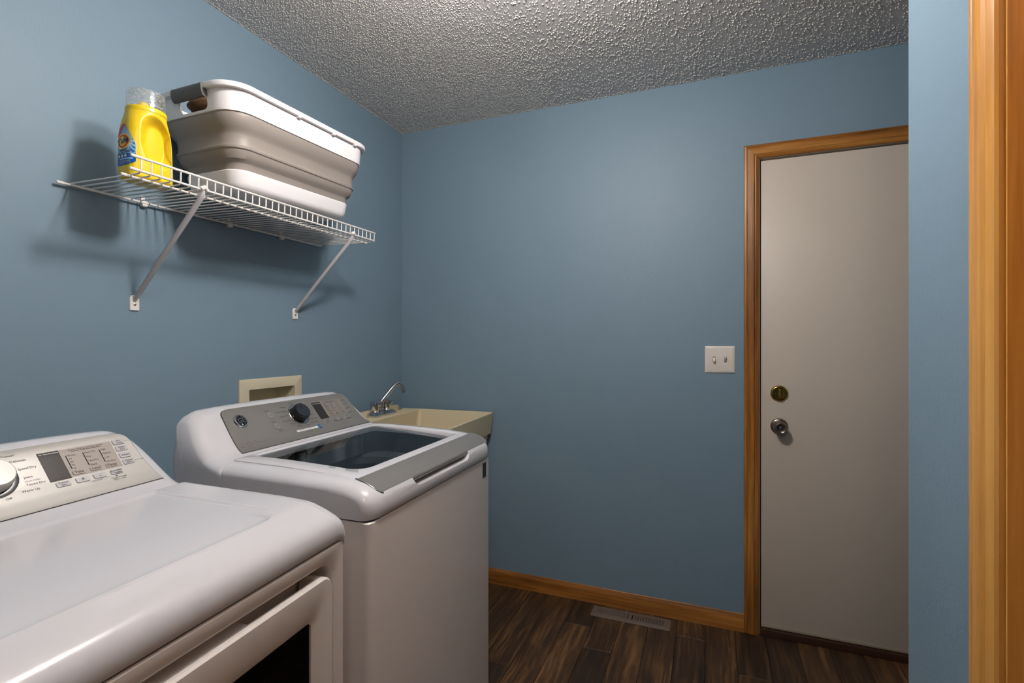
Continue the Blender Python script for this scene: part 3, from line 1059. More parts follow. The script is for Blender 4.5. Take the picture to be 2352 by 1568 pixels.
for t, yy, dd, al in (('Colors', -.318, .021, 0), ('Whites', -.349, .033, 1), ('Towels / Sheets', -.357, .048, 1), ('Bulky Items', -.358, .065, 1), ('Active Wear', -.356, .083, 1), ('Jeans', -.351, .098, 1), ('Sanitize', -.338, .110, 0), ('Normal', -.306, .1125, 0),
                      ('Rinse', -.277, .060, -1), ('Delicates', -.277, .076, -1), ('Speed Wash', -.279, .093, -1), ('Drain & Spin', -.286, .107, -1)):
    P.text(t, yy, dd, .0066, M_INK, wash, align=al)
P.text('with oxi', -.338, .1165, .0048, M_INK_T, wash)
P.text('speed', -.306, .119, .0048, M_INK_T, wash)
P.text('normal', -.318, .0275, .0048, M_INK_T, wash)
# displays
ds = P.patch('display', -.236, -.197, .034, .102, .001, .0022, M_DISP, wash, r=.0006)
P.text('Est. Time Remaining', -.2165, .0400, .0042, M_INK_W, ds, h=.0028)
lc = P.patch('cycle_display', -.1965, -.102, .034, .096, .001, .0020, M_LCD, wash, r=.0006)
P.line(-.190, .0420, -.112, .0420, .0009, M_INK, lc, h=.0024)
P.text('Fill  Wash  Rinse  Spin', -.150, .0380, .0056, M_INK, lc, h=.0024)
for yy, ws in ((-.184, ('Hot', 'Warm', 'Colors', 'Cool', 'Cold', 'Tap Cold')), (-.155, ('Max', 'High', 'Medium', 'Low')), (-.127, ('Heavy', 'Medium', 'Light', 'Extra'))):
    P.line(yy, .047, yy, .079, .0011, M_INK, lc, h=.0024)
    for i, w_ in enumerate(ws):
        P.text(w_, yy + .0025, .048 + i * .030 / (len(ws) - 1), .0052, M_INK, lc, h=.0024, align=-1)
for yy, w_ in ((-.176, 'Temp'), (-.146, 'Spin'), (-.117, 'Soil')):
    button(P, yy, .0885, .020, .0085, M_LCD, lc, [w_], .0062)
for yy, w_ in ((-.217, ('Delay', 'Wash')), (-.180, ('Deep', 'Rinse')), (-.146, ('Warm', 'Rinse')), (-.112, ('Extra', 'Spin'))):
    button(P, yy, .1125, .024, .013, M_BTN, wash, list(w_), .0056)
P.text('Control lock', -.163, .1225, .0048, M_INK, wash)
P.text('Fabric softener', -.106, .1225, .0048, M_INK, wash)
for dd, ws in ((.037, ('My', 'Cycle')), (.054, ('Auto', 'Soak')), (.072, ('Stain', 'Wash')), (.090, ('Volume',))):
    button(P, -.081, dd, .022, .0115, M_BTN, wash, list(ws), .0054)
P.ring(-.061, .038, .0030, .0006, M_INK_T, wash)
# white strip with blue dot
P.patch('white_strip', -.366, -.272, .1255, .1325, .001, .0022, M_INK_W, wash, r=.001)
P.text('Deep Fill   Water Station   Save', -.322, .1290, .0052, M_INK, wash, h=.0028)
P.text('Add garments now', -.312, .1375, .0050, M_INK, wash)
bl = P.disc('blue_dot', -.266, .129, .0085, .001, .0026, M_INK_B, wash)
P.text('Deep', -.266, .129, .0050, M_INK_W, bl, h=.0032)
# faint marks at lower left
P.patch('printed_square', -.577, -.561, .129, .141, .001, .0021, M_INK_T, wash, r=.0004)
P.ring(-.548, .136, .0080, .0034, M_INK_T, wash)
P.ring(-.526, .136, .0080, .0014, M_INK_T, wash)
P.text('HE', -.526, .136, .0070, M_INK_T, wash)
P.text('Hydrowave 4.6', -.495, .136, .0064, M_INK_T, wash)

# ---- dryer
dry = empty('clothes_dryer', (0.937, -1.59, 0), math.radians(4.1))
tag(dry, 'white clothes dryer with rounded top and dark door window, nearest to the camera', 'dryer')
mb = MB()
fo = rrect(-AW + .002, -.002, .03, .8665, .004, 5)     # outline of the front in (y, z)
fi = rrect(-AW + .036, -.034, .16, .838, .034, 5)      # door recess
fi2 = rrect(-AW + .042, -.040, .166, .832, .030, 5)
F = lambda poly, x_: [(x_, a, b) for a, b in poly]
mb.bridge([F(fo, -.64), F(fo, -.006), F(rrect(-AW + .005, -.005, .033, .8635, .004, 5), -.002), F(rrect(-AW + .030, -.028, .154, .844, .038, 5), -.002), F(fi, -.006), F(fi2, -.052)])
mb.add(F(fi2, -.052), [tuple(range(len(fi2)))])
mb.build('cabinet', M_CAB, dry, smooth=40)
cabinet_feet(dry, -AW, 0)
MB().box(-.63, -.006, -AW + .006, -.006, .8655, .8700).build('seam_gap', M_SEAM, dry, smooth=0)
DXo, DZo = .035, -.010
dp = [(-.405, .8705), (-.002, .8705), (.0005, .877), (.0010, .891), (-.001, .902), (-.006, .9125), (-.018, .9205), (-.034, .928), (-.052, .9345), (-.0585, .9365), (-.064, .9385), (-.070, .9400), (-.078, .9415), (-.090, .9430), (-.14, .9460), (-.20, .9475), (-.26, .9485), (-.32, .950), (-.36, .951), (-.38, .9515), (-.39, .952), (-.395, .9522), (-.400, .9523), (-.405, .9525)]
dq = []
for (a, b), (c, d) in zip(dp[:-1], dp[1:]):
    dq.append((a, b))
    if -.081 < c and a < -.056:
        m_ = max(1, int(round(abs(c - a) / .0013)))
        dq += [(a + (c - a) * j / m_, b + (d - b) * j / m_) for j in range(1, m_)]
dp = dq + [dp[-1]]
di = []
for i, (a, b) in enumerate(dp):
    if i == 0:
        di.append((0, 0))
    elif i <= 3:
        di.append((-.012, 0))
    elif i <= 7:
        di.append((-.010, -.010))
    else:
        di.append((0, -.016))


def recess(x_, y_, z_):
    if z_ < .93:
        return 0
    def ss(v, a, b):
        t = min(1, max(0, (v - a) / (b - a)))
        return t * t * (3 - 2 * t)
    # rounded front corners of the recess
    cx, cy, r = -.072 - .05, (-.088 - .05 if y_ > -AW / 2 else -AW + .088 + .05), .05
    sg = 1 if y_ > -AW / 2 else -1
    dxx, dyy = x_ - cx, (y_ - cy) * sg
    if dxx > 0 and dyy > 0:
        q = math.hypot(dxx, dyy) - r
    else:
        q = max(dxx, dyy) - r
    q = max(q, -.400 - x_)
    return -.0046 * ss(-q, -.001, .0062)


ysd = [-AW + AW * k / 24 for k in range(25)] + [-AW + v for v in (.05, .06, .07, .076, .08, .084, .088, .092, .096, .10, .11, .125)] + [-v for v in (.05, .055, .06, .065, .07, .075, .08, .085, .09, .095, .10, .11, .12, .13)]
ysd = sorted(set(ysd + [-AW + .050 + .0022 * k for k in range(26)] + [-.050 - .0022 * k for k in range(26)]))
loft_y(dp, di, [0] * len(dp), -AW + .001, -.001, 0.026, ys=ysd, n=7, disp=recess).build('top_cover', M_WHITE, dry, smooth=60)
make_console(dry, DXo, DZo)
PD = Panel(DXo, DZo)
fascia(PD, dry, M_SILVER_L, -.590, -.040, .150)
P = PD
# dial
dial = P.disc('dial_ring', -.301, .064, .036, .001, .005, M_CHROME, dry, n=48, prof=[(0, .001), (.0385, .001), (.0385, .0030), (.0360, .0042), (.0300, .0034), (0, .0034)])
P.ring(-.301, .064, .0390, .0016, M_BLACK, dial, h=.0040)
knob = P.disc('dial_knob', -.301, .064, .029, .003, .03, M_SILVER_L, dry, n=48, prof=[(.0, .003), (.0298, .003), (.0292, .018), (.0280, .0245), (.0255, .0270), (0, .0275)])
P.ring(-.301, .064, .0312, .0028, M_BLACK, dial, h=.0046)
for t, yy, dd, al in (('Casuals', -.272, .022, -1), ('Delicates', -.264, .036, -1), ('Speed Dry', -.258, .054, -1), ('Jeans', -.256, .073, -1), ('Timed Dry', -.257, .089, -1), ('Warm Up', -.268, .101, -1), ('Off', -.289, .1085, 0), ('Cottons', -.301, .0165, 0)):
    P.text(t, yy, dd, .0066, M_INK, dry, align=al)
P.text('Sensor Cycles', -.257, .0815, .0042, M_INK_T, dry, align=-1)
ds = P.patch('display', -.2215, -.1865, .029, .0945, .001, .0022, M_DISP, dry, r=.0005)
P.text('Est. Time Remaining', -.204, .0335, .0038, M_INK_W, ds, h=.0028, bold=.01)
lc = P.patch('cycle_display', -.1863, -.0905, .029, .0930, .001, .0020, M_LCD_L, dry, r=.0006)
P.line(-.167, .0372, -.112, .0372, .0010, M_INK, lc, h=.0024)
P.text('Sense  Drying  Cooling  Done', -.139, .0335, .0052, M_INK, lc, h=.0024)
for yy, ws in ((-.179, ('90 min', '60', '40', '20', '10')), (-.1485, ('More Dry', 'Dry', 'Less Dry', 'Damp')), (-.118, ('High', 'Medium', 'Low', 'No Heat'))):
    P.line(yy, .0445, yy, .0755, .0016, M_BLACK, lc, h=.0024)
    for i, w_ in enumerate(ws):
        P.text(w_, yy + .0030, .0455 + i * .030 / (len(ws) - 1), .0051, M_INK, lc, h=.0024, align=-1)
for yy, w_ in ((-.171, 'Time'), (-.140, 'Level'), (-.110, 'Temp')):
    button(P, yy, .0855, .0235, .0095, M_LCD_L, lc, [w_], .0078)
for yy, w_ in ((-.205, ('Rotate', 'Dry')), (-.172, ('+',)), (-.141, ('-',)), (-.109, ('Extended', 'Tumble'))):
    button(P, yy, .1045, .0245, .0110, M_BTN_L, dry, list(w_), .0058 if len(w_) > 1 else .012)
P.line(-.165, .1125, -.122, .1125, .0004, M_INK_T, dry)
P.text('Adjust time', -.150, .1140, .0040, M_INK_T, dry)
P.ring(-.113, .1135, .0016, .0014, M_INK, dry)
P.text('Control Lock', -.110, .1180, .0055, M_INK, dry)
P.text('Hold 3 seconds', -.110, .1225, .0038, M_INK_T, dry)
for dd, ws, ex in ((.035, ('My', 'Cycle'), 'Hold 3 sec'), (.0515, ('Delay', 'Dry'), None), (.069, ('Volume',), None), (.0860, ('Damp', 'Alert'), 'Rack Dry & Signal')):
    b = button(P, -.0755, dd, .0245, .0115, M_BTN_L, dry, list(ws), .0056)
    if ex:
        P.text(ex, -.0622, dd, .0026, M_INK, dry, align=-1)
# front-loading door with hand pocket and dark window
dd_ = empty('door', (0, 0, 0), 0, dry)
do = rrect(-AW + .046, -.044, .172, .8185, (.026, .026, .026, .026), 6)
wi = rrect(-.585, -.098, .25, .752, .012, 6)
mb = MB()
mb.bridge([F(do, -.010), F(do, .000), F(rrect(-AW + .049, -.047, .175, .8155, .024, 6), .004), F(rrect(-.600, -.086, .236, .766, .016, 6), .004), F(wi, -.002), F(wi, -.010)])
mb.bridge([F(do, -.010), F(wi, -.010)])
mb.build('door_front', M_CAB, dd_, smooth=35)
# body of the door behind the front skin, with the pocket left open at the top right
q = [(-.630, .18), (-.052, .18), (-.046, .19), (-.046, .795), (-.050, .808), (-.058, .816), (-.070, .8183), (-.076, .816), (-.079, .808), (-.081, .790), (-.090, .777), (-.212, .777), (-.222, .782), (-.227, .792), (-.229, .808), (-.231, .816), (-.236, .8183), (-.630, .8183)]
ob = MB().prism(q, lambda a, b, h: (h, a, b), -.045, -.0095).build('door_back', M_CAB, dd_, smooth=30)
cut(ob, MB().prism(rrect(-.583, -.100, .252, .750, .010, 4), lambda a, b, h: (h, a, b), -.1, .1))
MB().box(-.009, -.0055, -.584, -.099, .251, .751).build('window_pane', M_GLASS_D, dd_, smooth=0)
MB().box(-.051, -.046, -.59, -.095, .24, .76).build('door_void', M_DARK, dd_, smooth=0)

# ------------------------------------------------------------------ outlet box in the left wall
ob_ = empty('washer_outlet_box', (0, 0, 0))
tag(ob_, 'cream recessed wall box above the back of the washer', 'outlet box')
YZ = lambda poly, x_: [(x_, a, b) for a, b in poly]
mb = MB()
mb.bridge([YZ(rrect(-1.057, -.754, .915, 1.121, .004, 4), .0), YZ(rrect(-1.057, -.754, .915, 1.121, .004, 4), .004), YZ(rrect(-1.053, -.758, .919, 1.117, .004, 4), .0065),
           YZ(rrect(-1.016, -.794, .957, 1.081, .003, 4), .0065), YZ(rrect(-1.010, -.800, .963, 1.074, .003, 4), -.085)])
bk = rrect(-1.010, -.800, .963, 1.074, .003, 4)
mb.add(YZ(bk, -.085), [tuple(range(len(bk)))])
mb.build('box_frame', M_CREAM, ob_, smooth=30)
for yy in (-.86, -.95):
    v = MB().tube([(-.06, yy, .964), (-.06, yy, 1.0)], .008, 10).build('valve', M_BRASS, ob_)
    MB().tube([(-.06, yy - .018, 1.003), (-.06, yy + .018, 1.003)], .005, 8).build('valve_handle', mat('valve_red' if yy < -.9 else 'valve_blue', (150, 30, 28) if yy < -.9 else (30, 50, 150), .4), v)

# ------------------------------------------------------------------ laundry sink and faucet
sink = empty('utility_sink', (0.572, -0.014, 0), math.radians(3.0))
tag(sink, 'cream plastic laundry tub in the corner behind the washer', 'sink')
SZ = .896
SL, SWD = .555, .535          # length along y, depth along x
def sl(x0, x1, y0, y1, r, z):
    return [(a, b, z) for a, b in rrect(x0, x1, y0, y1, r, 5)]
mb = MB()
# outer skin from the floor of the tub up to the rim, over the rim and down inside (deck left at the wall side)
mb.bridge([sl(-.47, -.055, -SL + .05, -.05, .05, .555), sl(-.49, -.035, -SL + .03, -.03, .04, .575), sl(-SWD, -.022, -SL + .016, -.014, .018, SZ - .112),
           sl(-SWD, -.016, -SL + .012, -.010, .018, SZ - .110), sl(-SWD, -.010, -SL + .006, -.006, .012, SZ - .108), sl(-SWD, .0, -SL, .0, .010, SZ - .003), sl(-SWD + .002, -.003, -SL + .002, -.003, .009, SZ),
           sl(-SWD + .100, -.008, -SL + .008, -.008, .012, SZ), sl(-SWD + .104, -.010, -SL + .010, -.010, .016, SZ - .004), sl(-.45, -.065, -SL + .065, -.065, .05, .60)])
b0 = sl(-.45, -.065, -SL + .065, -.065, .05, .60)
mb.add(b0, [tuple(range(len(b0)))])
b1 = sl(-.47, -.055, -SL + .05, -.05, .05, .555)
mb.add(b1, [tuple(range(len(b1)))])
mb.build('basin', M_SINK, sink, smooth=40)
# raised back ledge along the wall with sloping ends
MB().prism([(-SL + .03, SZ - .001), (-.045, SZ - .001), (-.085, SZ + .028), (-SL + .07, SZ + .028)], lambda a, b, h: (h, a, b), -SWD, -SWD + .018).build('back_ledge', M_SINK, sink, smooth=0)
for k in range(4):
    MB().box(-SWD + .035, -SWD + .085, -.075 - k * .022, -.067 - k * .022, SZ - .0005, SZ + .003, r=.001, seg=1).build('soap_rib', M_SINK, sink)
for lx in (-.49, -.045):
    for ly in (-SL + .045, -.045):
        MB().loft([[(lx * .96 + a, ly + b, z) for a, b in ((-.016, -.016), (.016, -.016), (.016, .016), (-.016, .016))] for z in (0.0, .60)]).build('leg', M_SINK, sink, smooth=0)
MB().tube([(-.26, -.28, .60), (-.26, -.28, .32), (-.30, -.28, .28), (-.55, -.28, .28)], .02, 12).build('drain_pipe', M_CREAM, sink)

fau = empty('faucet', (0.088, -0.318, SZ), math.radians(3.0))
tag(fau, 'chrome two-handle faucet on the cream laundry tub', 'faucet')
mb = MB()
mb.bridge([[(a, b, 0.0003) for a, b in rrect(-.030, .034, -.098, .098, .008, 4)], [(a, b, .008) for a, b in rrect(-.030, .034, -.098, .098, .008, 4)], [(a, b, .020) for a, b in rrect(-.018, .018, -.085, .085, .006, 4)]])
tp = rrect(-.018, .018, -.085, .085, .006, 4)
mb.add([(a, b, .020) for a, b in tp], [tuple(range(len(tp)))])
mb.build('base_plate', M_CHROME, fau, smooth=30)
MB().lathe([(0, .018), (.018, .018), (.017, .030), (.013, .034), (.012, .046), (0, .047)], n=24, cap=False).build('spout_base', M_CHROME, fau)
sp = [(0, 0, .030), (0, 0, .060), (.004, .008, .074), (.012, .024, .092), (.026, .052, .124), (.036, .072, .144), (.042, .083, .151), (.050, .092, .152), (.057, .099, .146), (.062, .104, .134), (.065, .107, .112)]
MB().tube(sp, [.0130] * 3 + [.0115] * 7 + [.0112], 16).build('spout', M_CHROME, fau, smooth=60)
MB().tube([(.0645, .1065, .118), (.0660, .108, .105)], .0125, 16).build('aerator', M_CHROME, fau)
for sy in (-1, 1):
    mb = MB().lathe([(0, .018), (.019, .018), (.020, .026), (.0225, .030), (.0235, .062), (.0220, .071), (.018, .074), (0, .0745)], org=(0, sy * .051, 0), n=20, cap=False)
    mb.box(.008, .034, sy * .051 - .008, sy * .051 + .008, .050, .070, r=.003)
    mb.build('handle', M_CHROME, fau)

# ------------------------------------------------------------------ wire shelf
shelf = empty('wire_shelf', (0, 0, 0))
tag(shelf, 'white ventilated wire shelf with two angled braces on the blue wall', 'shelf')
SY0, SY1 = -1.615, -0.650
zd = 1.690
wire = MB().tube([(0.012, 0, zd + .001), (.29, 0, zd - .006), (.2965, 0, zd - .005), (.3005, 0, zd - .001), (.302, 0, zd + .006), (.3025, 0, zd + .030)], .0021, 6).build('deck_wire', M_WIRE, shelf)
n_w = 38
y_w0, y_w1 = -1.585, -.6555
wire.location = (0, y_w0, 0)
for k in range(1, n_w):
    w_ = bpy.data.objects.new('deck_wire', wire.data)
    COL.objects.link(w_)
    w_.parent = shelf
    w_.location = (0, y_w0 + (y_w1 - y_w0) * k / (n_w - 1), 0)


def rail(name, x_, z_, y0, y1, r=.0033):
    e = .004
    MB().tube([(x_, y0 - .0035, z_), (x_, y0 - .002, z_), (x_, y0 + .012, z_), (x_, y0 + .016, z_), (x_, y1 - .012, z_), (x_, y1, z_), (x_, y1 + .002, z_)], [.002, .0041, .0041, r, r, r, .002], 8).build(name, M_WIRE, shelf)


rail('back_rail', .014, zd - .003, SY0, SY1)
rail('front_rail', .299, zd - .0005, SY0 + .008, SY1)
rail('lip_rail', .3035, zd + .031, SY0 + .008, SY1)
rail('middle_rail', .262, zd - .0095, SY0 + .010, SY1)
for k, yb in enumerate((-1.418, -.788)):
    br = empty('support_brace', (0, yb, 0), 0, shelf)
    MB().tube([(.3005, 0, 1.694), (.296, 0, 1.678), (.290, 0, 1.668), (.150, 0, 1.533), (.022, 0, 1.408), (.012, 0, 1.396)], [.004, .0065, .0076, .0076, .0076, .0060], 12).build('strut', M_STRUT, br)
    MB().tube([(.3005, -.007, 1.690), (.3035, 0, 1.6955), (.3005, .009, 1.690)], .0068, 10).build('clip', M_WIRE, br)
    pl = rrect(-.0135, .0135, 1.357, 1.404, (.004, .004, .012, .012), 4)
    pli = rrect(-.0115, .0115, 1.359, 1.402, (.003, .003, .011, .011), 4)
    pl2 = rrect(-.0085, .0085, 1.363, 1.392, .003, 4)
    mb = MB().bridge([YZ(pl, 0.0), YZ(pl, .003), YZ(pli, .005), YZ(pl2, .005), YZ(pl2, .0035)])
    mb.add(YZ(pl2, .0035), [tuple(range(len(pl2)))])
    ft = mb.build('foot_plate', M_WIRE, br, smooth=30)
    MB().lathe([(0, .003), (.0038, .003), (.0038, .0055), (.002, .0068), (0, .007)], org=(0, 0, 1.376), axis=(1, 0, 0), n=14, cap=False).build('screw', M_CHROME, ft)
for yb in (-1.395, -1.10, -.865):
    mb = MB().box(0.0, .016, yb - .008, yb + .008, zd - .014, zd + .004, r=.003)
    mb.box(0.0, .006, yb - .006, yb + .006, zd, zd + .020, r=.002)
    mb.build('wall_clip', M_WIRE, shelf)

# ------------------------------------------------------------------ laundry basket
bas = empty('laundry_basket', (0.198, -1.072, 1.7320))
bas.scale = (1, 1, 1.01)
bas.rotation_euler = (math.radians(1.8), 0, 0)
tag(bas, 'white and grey collapsible laundry basket on the wire shelf', 'laundry basket')
BX, BY = .180, .321


def bring(z, ins, rr=.080):
    r = max(.03, rr - ins * .5)
    return [(a, b, z) for a, b in rrect(-BX + ins, BX - ins, -BY + ins * 1.15, BY - ins * 1.15, r, 10)]


def bshell(rings, inner, name, m):
    mb = MB()
    L_ = [bring(z, i) for z, i in rings] + [bring(z, i) for z, i in inner]
    L_.append(L_[0])
    mb.bridge(L_)
    return mb.build(name, m, bas, smooth=30)


band = bshell([(.207, .024), (.2075, .0175), (.213, .0165), (.262, .0125), (.2665, .0120), (.2665, .001), (.2685, .0), (.2790, .0), (.2820, .003)], [(.2820, .015), (.207, .0225)], 'rim_band', M_BASKET_W)
cutter = MB().prism(rrect(-.046, .070, .214, .2560, (.014, .014, .004, .004), 4), lambda a, b, h: (a, h, b), -.5, .5)
cut(band, cutter)
bshell([(.052, .062), (.055, .0585), (.073, .0575), (.0765, .056), (.084, .047), (.098, .0415), (.108, .0400), (.111, .0365), (.117, .0360), (.1195, .0385), (.123, .0395), (.150, .0385), (.157, .0365), (.166, .031), (.180, .0240), (.196, .0210), (.2045, .0205), (.2085, .0220)],
       [(.2085, .0265), (.19, .027), (.155, .043), (.120, .046), (.075, .064), (.052, .066)], 'collapsible_wall', M_BASKET_G)
mb = MB()
rg = [(.0005, .085), (.0, .080), (.002, .072), (.008, .0655), (.018, .0620), (.052, .0560), (.0545, .0575)]
mb.bridge([bring(z, i) for z, i in rg] + [bring(.0545, .064), bring(.006, .074)])
mb.add(bring(.0005, .085), [tuple(range(44))])
mb.add(bring(.006, .074), [tuple(range(44))])
mb.build('base', M_BASKET_W, bas, smooth=35)
for sy in (-1, 1):
    mb = MB()
    prof = [(-.008, .2560), (-.004, .2480), (.002, .2440), (.0080, .2435), (.0125, .2470), (.0155, .2540), (.0175, .2640), (.0178, .2740), (.0155, .2790), (.010, .2820), (.0, .2835), (-.006, .2825), (-.009, .2785)]
    mb.loft([[(x_, sy * (BY - .012 + a), b) for a, b in prof] for x_ in (-.052, -.047, .069, .074)])
    mb.build('grip', M_GRIP, bas, smooth=62)
for yy in (-.06, .10, .215):
    MB().box(BX - .013, BX + .0005, yy - .006, yy + .006, .2615, .2685, r=.001, seg=1).build('rim_tab', M_BASKET_W, bas, smooth=0)

tw = MB()
rr_ = []
for i in range(22):
    t = (1 - math.cos(PI * i / 21)) / 2
    ln = -.284 + .36 * t
    ring = []
    for k in range(24):
        a = 2 * PI * k / 24
        rad = .060 * (1 - abs(2 * t - 1) ** 6) ** .5 + .002
        wob = 1 + .12 * math.sin(3 * a + 5 * t) + .06 * math.sin(7 * a - 11 * t)
        ring.append((-.012 + rad * 1.25 * wob * math.cos(a), ln, .257 + rad * .50 * wob * math.sin(a)))
    rr_.append(ring)
tw.loft(rr_)
towel = tw.build('towel', M_TOWEL, smooth=70)
towel.location = (0.198, -1.072, 1.7320)
towel.rotation_euler = bas.rotation_euler
tag(towel, 'brown rolled cloth lying inside the laundry basket', 'towel')
# folded linen below it fills the basket
ln_ = MB()
ln_.bridge([bring(.0085, .090), bring(.070, .086), bring(.080, .092)])
ln_.add(bring(.080, .092), [tuple(range(44))])
ln_.add(bring(.0085, .090), [tuple(range(44))])
linen = ln_.build('folded_linen', mat('linen_grey', (168, 160, 150), .9, bump=(200, .5, .003)), smooth=40)
linen.location = (0.198, -1.072, 1.7320)
linen.rotation_euler = bas.rotation_euler
tag(linen, 'grey folded linen at the bottom of the laundry basket', 'linen')

# ------------------------------------------------------------------ detergent bottle
bot = empty('detergent_bottle', (0.192, -1.503, 1.6925), math.radians(-3))
bot.scale = (1.12, 1.16, 0.895)
tag(bot, 'yellow detergent bottle with clear cap on the wire shelf', 'bottle')
# height, half width (x), front y, back y
BP = [(0.0, .030, -.040, .040), (.002, .034, -.045, .045), (.008, .0375, -.0490, .0490), (.03, .0385, -.0500, .0500), (.08, .0390, -.0505, .0490), (.12, .0392, -.0500, .0475), (.15, .0390, -.0485, .0455), (.172, .0385, -.0465, .0430), (.188, .0382, -.0440, .0410), (.200, .0386, -.0420, .0400), (.206, .0392, -.0412, .0398), (.2068, .0405, -.0412, .0408), (.216, .0405, -.0412, .0408), (.2200, .0395, -.0402, .0398), (.2205, .030, -.030, .030)]
bz = [p[0] for p in BP]


def bsec(h):
    return [float(np.interp(h, bz, [p[i] for p in BP])) for i in (1, 2, 3)]


def bexp(h):
    return float(np.interp(h, [0, .15, .20, .22], [3.4, 3.0, 2.1, 2.0]))


def bsurf(phi, h):
    a, f, b = bsec(h)
    yc, bb, n = (f + b) / 2, (b - f) / 2, bexp(h)
    c, s_ = math.cos(phi), math.sin(phi)
    return [a * math.copysign(abs(c) ** (2 / n), c), yc + bb * math.copysign(abs(s_) ** (2 / n), s_)]


hs = sorted(set([round(.22 * k / 120, 5) for k in range(121)] + bz))
rings = []
for h in hs:
    ring = []
    for k in range(200):
        x_, y_ = bsurf(2 * PI * k / 200, h)
        # hand grip pressed into both broad sides
        u = (y_ - .004) / .0370
        v = (h - .120) / .078
        q = (abs(u + .22 * v * abs(v)) ** 2.3 + abs(v) ** 2.3)
        if q < 1:
            t_ = min(1.0, (1 - q) * (1.9 - .9 * max(0, min(1, .5 - u))))
            dpt = .023 * t_ * t_ * (3 - 2 * t_)
            x_ -= math.copysign(dpt, x_) * min(1, abs(x_) / .025)
        ring.append((x_, y_, h))
    rings.append(ring)
MB().loft(rings).build('body', M_YELLOW, bot, smooth=60)
cap = MB()
cr_ = .0385
cap.lathe([(cr_, .2205), (cr_ * 1.0, .232), (cr_ * .985, .268), (cr_ * .96, .2725), (cr_ * .90, .2735), (0, .2735)], n=48, cap=False)
cap.build('clear_cap', M_CLEAR, bot, smooth=40, fix=False)
MB().lathe([(.026, .2205), (.025, .2240), (.012, .2260), (.010, .240), (.007, .244), (0, .2445)], org=(0, -.006, 0), n=24, cap=False).build('pour_spout', M_YELLOW, bot)


def fsurf(lx, h, e):
    a, f, b = bsec(h)
    yc, bb, n = (f + b) / 2, (b - f) / 2, bexp(h)
    k = max(0.0, 1 - abs(lx / a) ** n) ** (1 / n)
    return (lx * (1 + e / a), yc - bb * k - e, h)


def lab_patch(name, left, right, h0, h1, e, m, parent, nh=14, nx=10):
    pts = []
    for i in range(nh + 1):
        h = h0 + (h1 - h0) * i / nh
        l, r = left(h), right(h)
        pts.append([fsurf(l + (r - l) * j / nx, h, e) for j in range(nx + 1)])
    return MB().grid(pts).build(name, m, parent, smooth=60, fix=False)


LH0, LH1 = .036, .160


def lab_w(h):
    t = (h - LH0) / (LH1 - LH0)
    lo = math.sqrt(max(0, 1 - max(0, 1 - t / .10) ** 2))
    up = (1 - max(0, (t - .45) / .55) ** 1.7 * .86)
    return max(.0008, .0325 * min(lo if t < .1 else 1, 1) * up)


lb = lab_patch('label', lambda h: -lab_w(h), lambda h: lab_w(h), LH0, LH1, .0005, mat('label_light_blue', (150, 196, 228), .35), bot, nh=30)
lab_patch('label_blue', lambda h: -lab_w(h), lambda h: lab_w(h), LH0, .0695, .0008, mat('label_blue', (18, 92, 168), .35), lb, nh=16)
lab_patch('label_red', lambda h: -lab_w(h), lambda h: min(lab_w(h), -.010 + (h - .125) * .55) if h < .150 else lab_w(h), .122, LH1, .0008, mat('label_red', (206, 62, 78), .35), lb, nh=14)


def lab_disc(name, cx, ch, rx, rh, e, m):
    n = 32
    vs = [fsurf(cx, ch, e)] + [fsurf(cx + rx * math.cos(2 * PI * k / n), ch + rh * math.sin(2 * PI * k / n), e) for k in range(n)]
    return MB().add(vs, [(0, 1 + k, 1 + (k + 1) % n) for k in range(n)]).build(name, m, lb, smooth=0, fix=False)


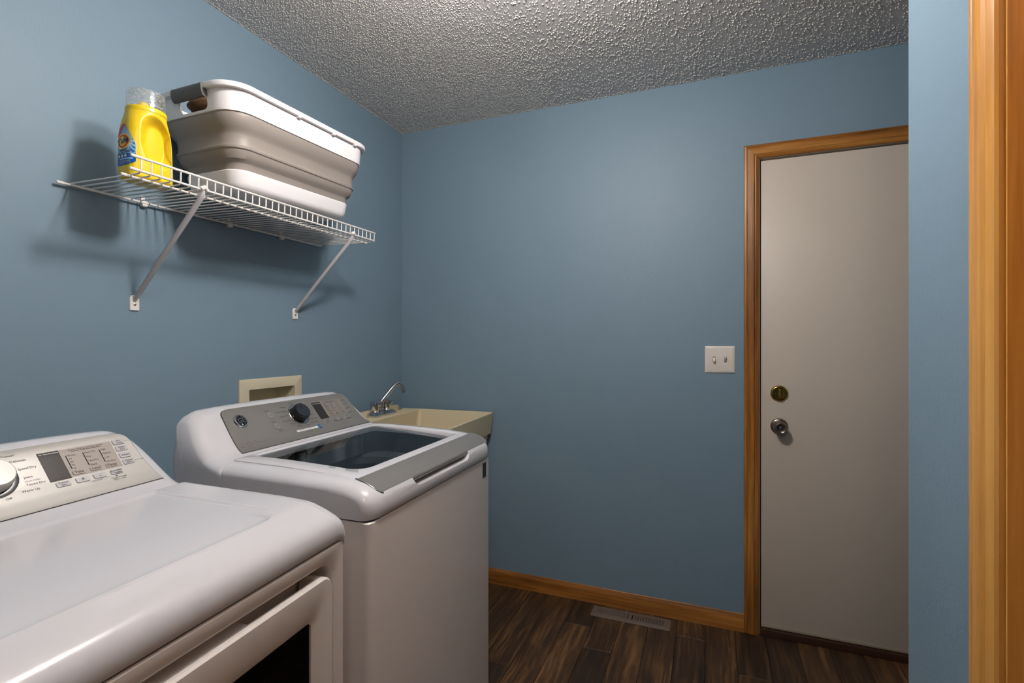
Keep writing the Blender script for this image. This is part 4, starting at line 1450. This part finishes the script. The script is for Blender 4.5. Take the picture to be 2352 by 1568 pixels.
M_RAY = mat('label_ray_blue', (30, 108, 182), .35)
for k in range(7):
    a = -.75 + k * .28
    p0 = (.004 + .0235 * math.cos(a), .107 + .0250 * math.sin(a))
    r1 = .05
    p1 = (-.006 + r1 * math.cos(a - .05), .108 + r1 * math.sin(a - .05))
    p2 = (-.006 + r1 * math.cos(a + .05), .108 + r1 * math.sin(a + .05))
    def cl(p):
        h = min(max(p[1], LH0 + .004), LH1 - .004)
        return (min(p[0], lab_w(h) - .0004), h)
    pts = [[tuple(np.array(cl(p0)) * (1 - t) + np.array(cl(p1)) * t) for t in (0, .25, .5, .75, 1)], [tuple(np.array(cl(p0)) * (1 - t) + np.array(cl(p2)) * t) for t in (0, .25, .5, .75, 1)]]
    MB().grid([[fsurf(a_, b_, .0010) for a_, b_ in row] for row in pts]).build('label_ray', M_RAY, lb, smooth=0, fix=False)
lab_disc('label_ring', .004, .106, .0215, .0235, .0012, mat('label_yellow', (250, 214, 50), .35))
lab_disc('label_ring', .004, .106, .0180, .0195, .0014, mat('label_orange', (214, 70, 40), .35))
lab_disc('label_ring', .004, .106, .0130, .0140, .0016, MATS['label_yellow'])


def lab_text(t, lx, h, size, m, e=.0019, slant=0.0, bold=0.0, sx=1.0):
    vs, fs = text_mesh(t, bold)
    return MB().add([fsurf(lx + (v[0] * sx) * size, h + (v[1] + slant * v[0]) * size, e) for v in vs], fs).build('label_lettering', m, lb, smooth=0, fix=False)


M_NAVY = mat('label_navy', (18, 26, 84), .4)
lab_text('Tide', .003, .106, .0250, M_NAVY, slant=.22, bold=.025, sx=.82)
lab_text('SIMPLY', .004, .0800, .0088, M_NAVY, e=.0014, slant=.1, bold=.03)
lab_text('ALL IN ONE', .004, .0730, .0080, M_NAVY, e=.0014, slant=.1, bold=.03)
for k in range(3):
    lab_disc('label_dot', -.010 + k * .0115, .0630, .0038, .0042, .0012, M_INK_W)
lab_patch('label_bar', lambda h: -.008, lambda h: .029, .0525, .0565, .0012, MATS['label_light_blue'], lb, nh=2)
lab_text('refreshing breeze', .008, .0485, .0048, M_INK_W, e=.0014)
lab_text('32 loads', -.020, .0560, .0040, M_INK_W, e=.0014)
lab_text('46 FL OZ (1.36 L)', .008, .0430, .0048, M_INK_W, e=.0014)


def ssurf(y_, h, e):
    a, f, b = bsec(h)
    yc, bb, n = (f + b) / 2, (b - f) / 2, bexp(h)
    return (a * max(0.0, 1 - abs((y_ - yc) / bb) ** n) ** (1 / n) + e, y_, h)


# narrow fill-level strip moulded into the side of the bottle
MB().grid([[ssurf(.0375 + w_ - (h - .05) * .03, h, .0006) for w_ in (-.0011, 0, .0011)] for h in [.030 + .125 * k / 12 for k in range(13)]]).build('level_strip', mat('level_strip_tan', (176, 150, 92), .4), bot, smooth=60, fix=False)
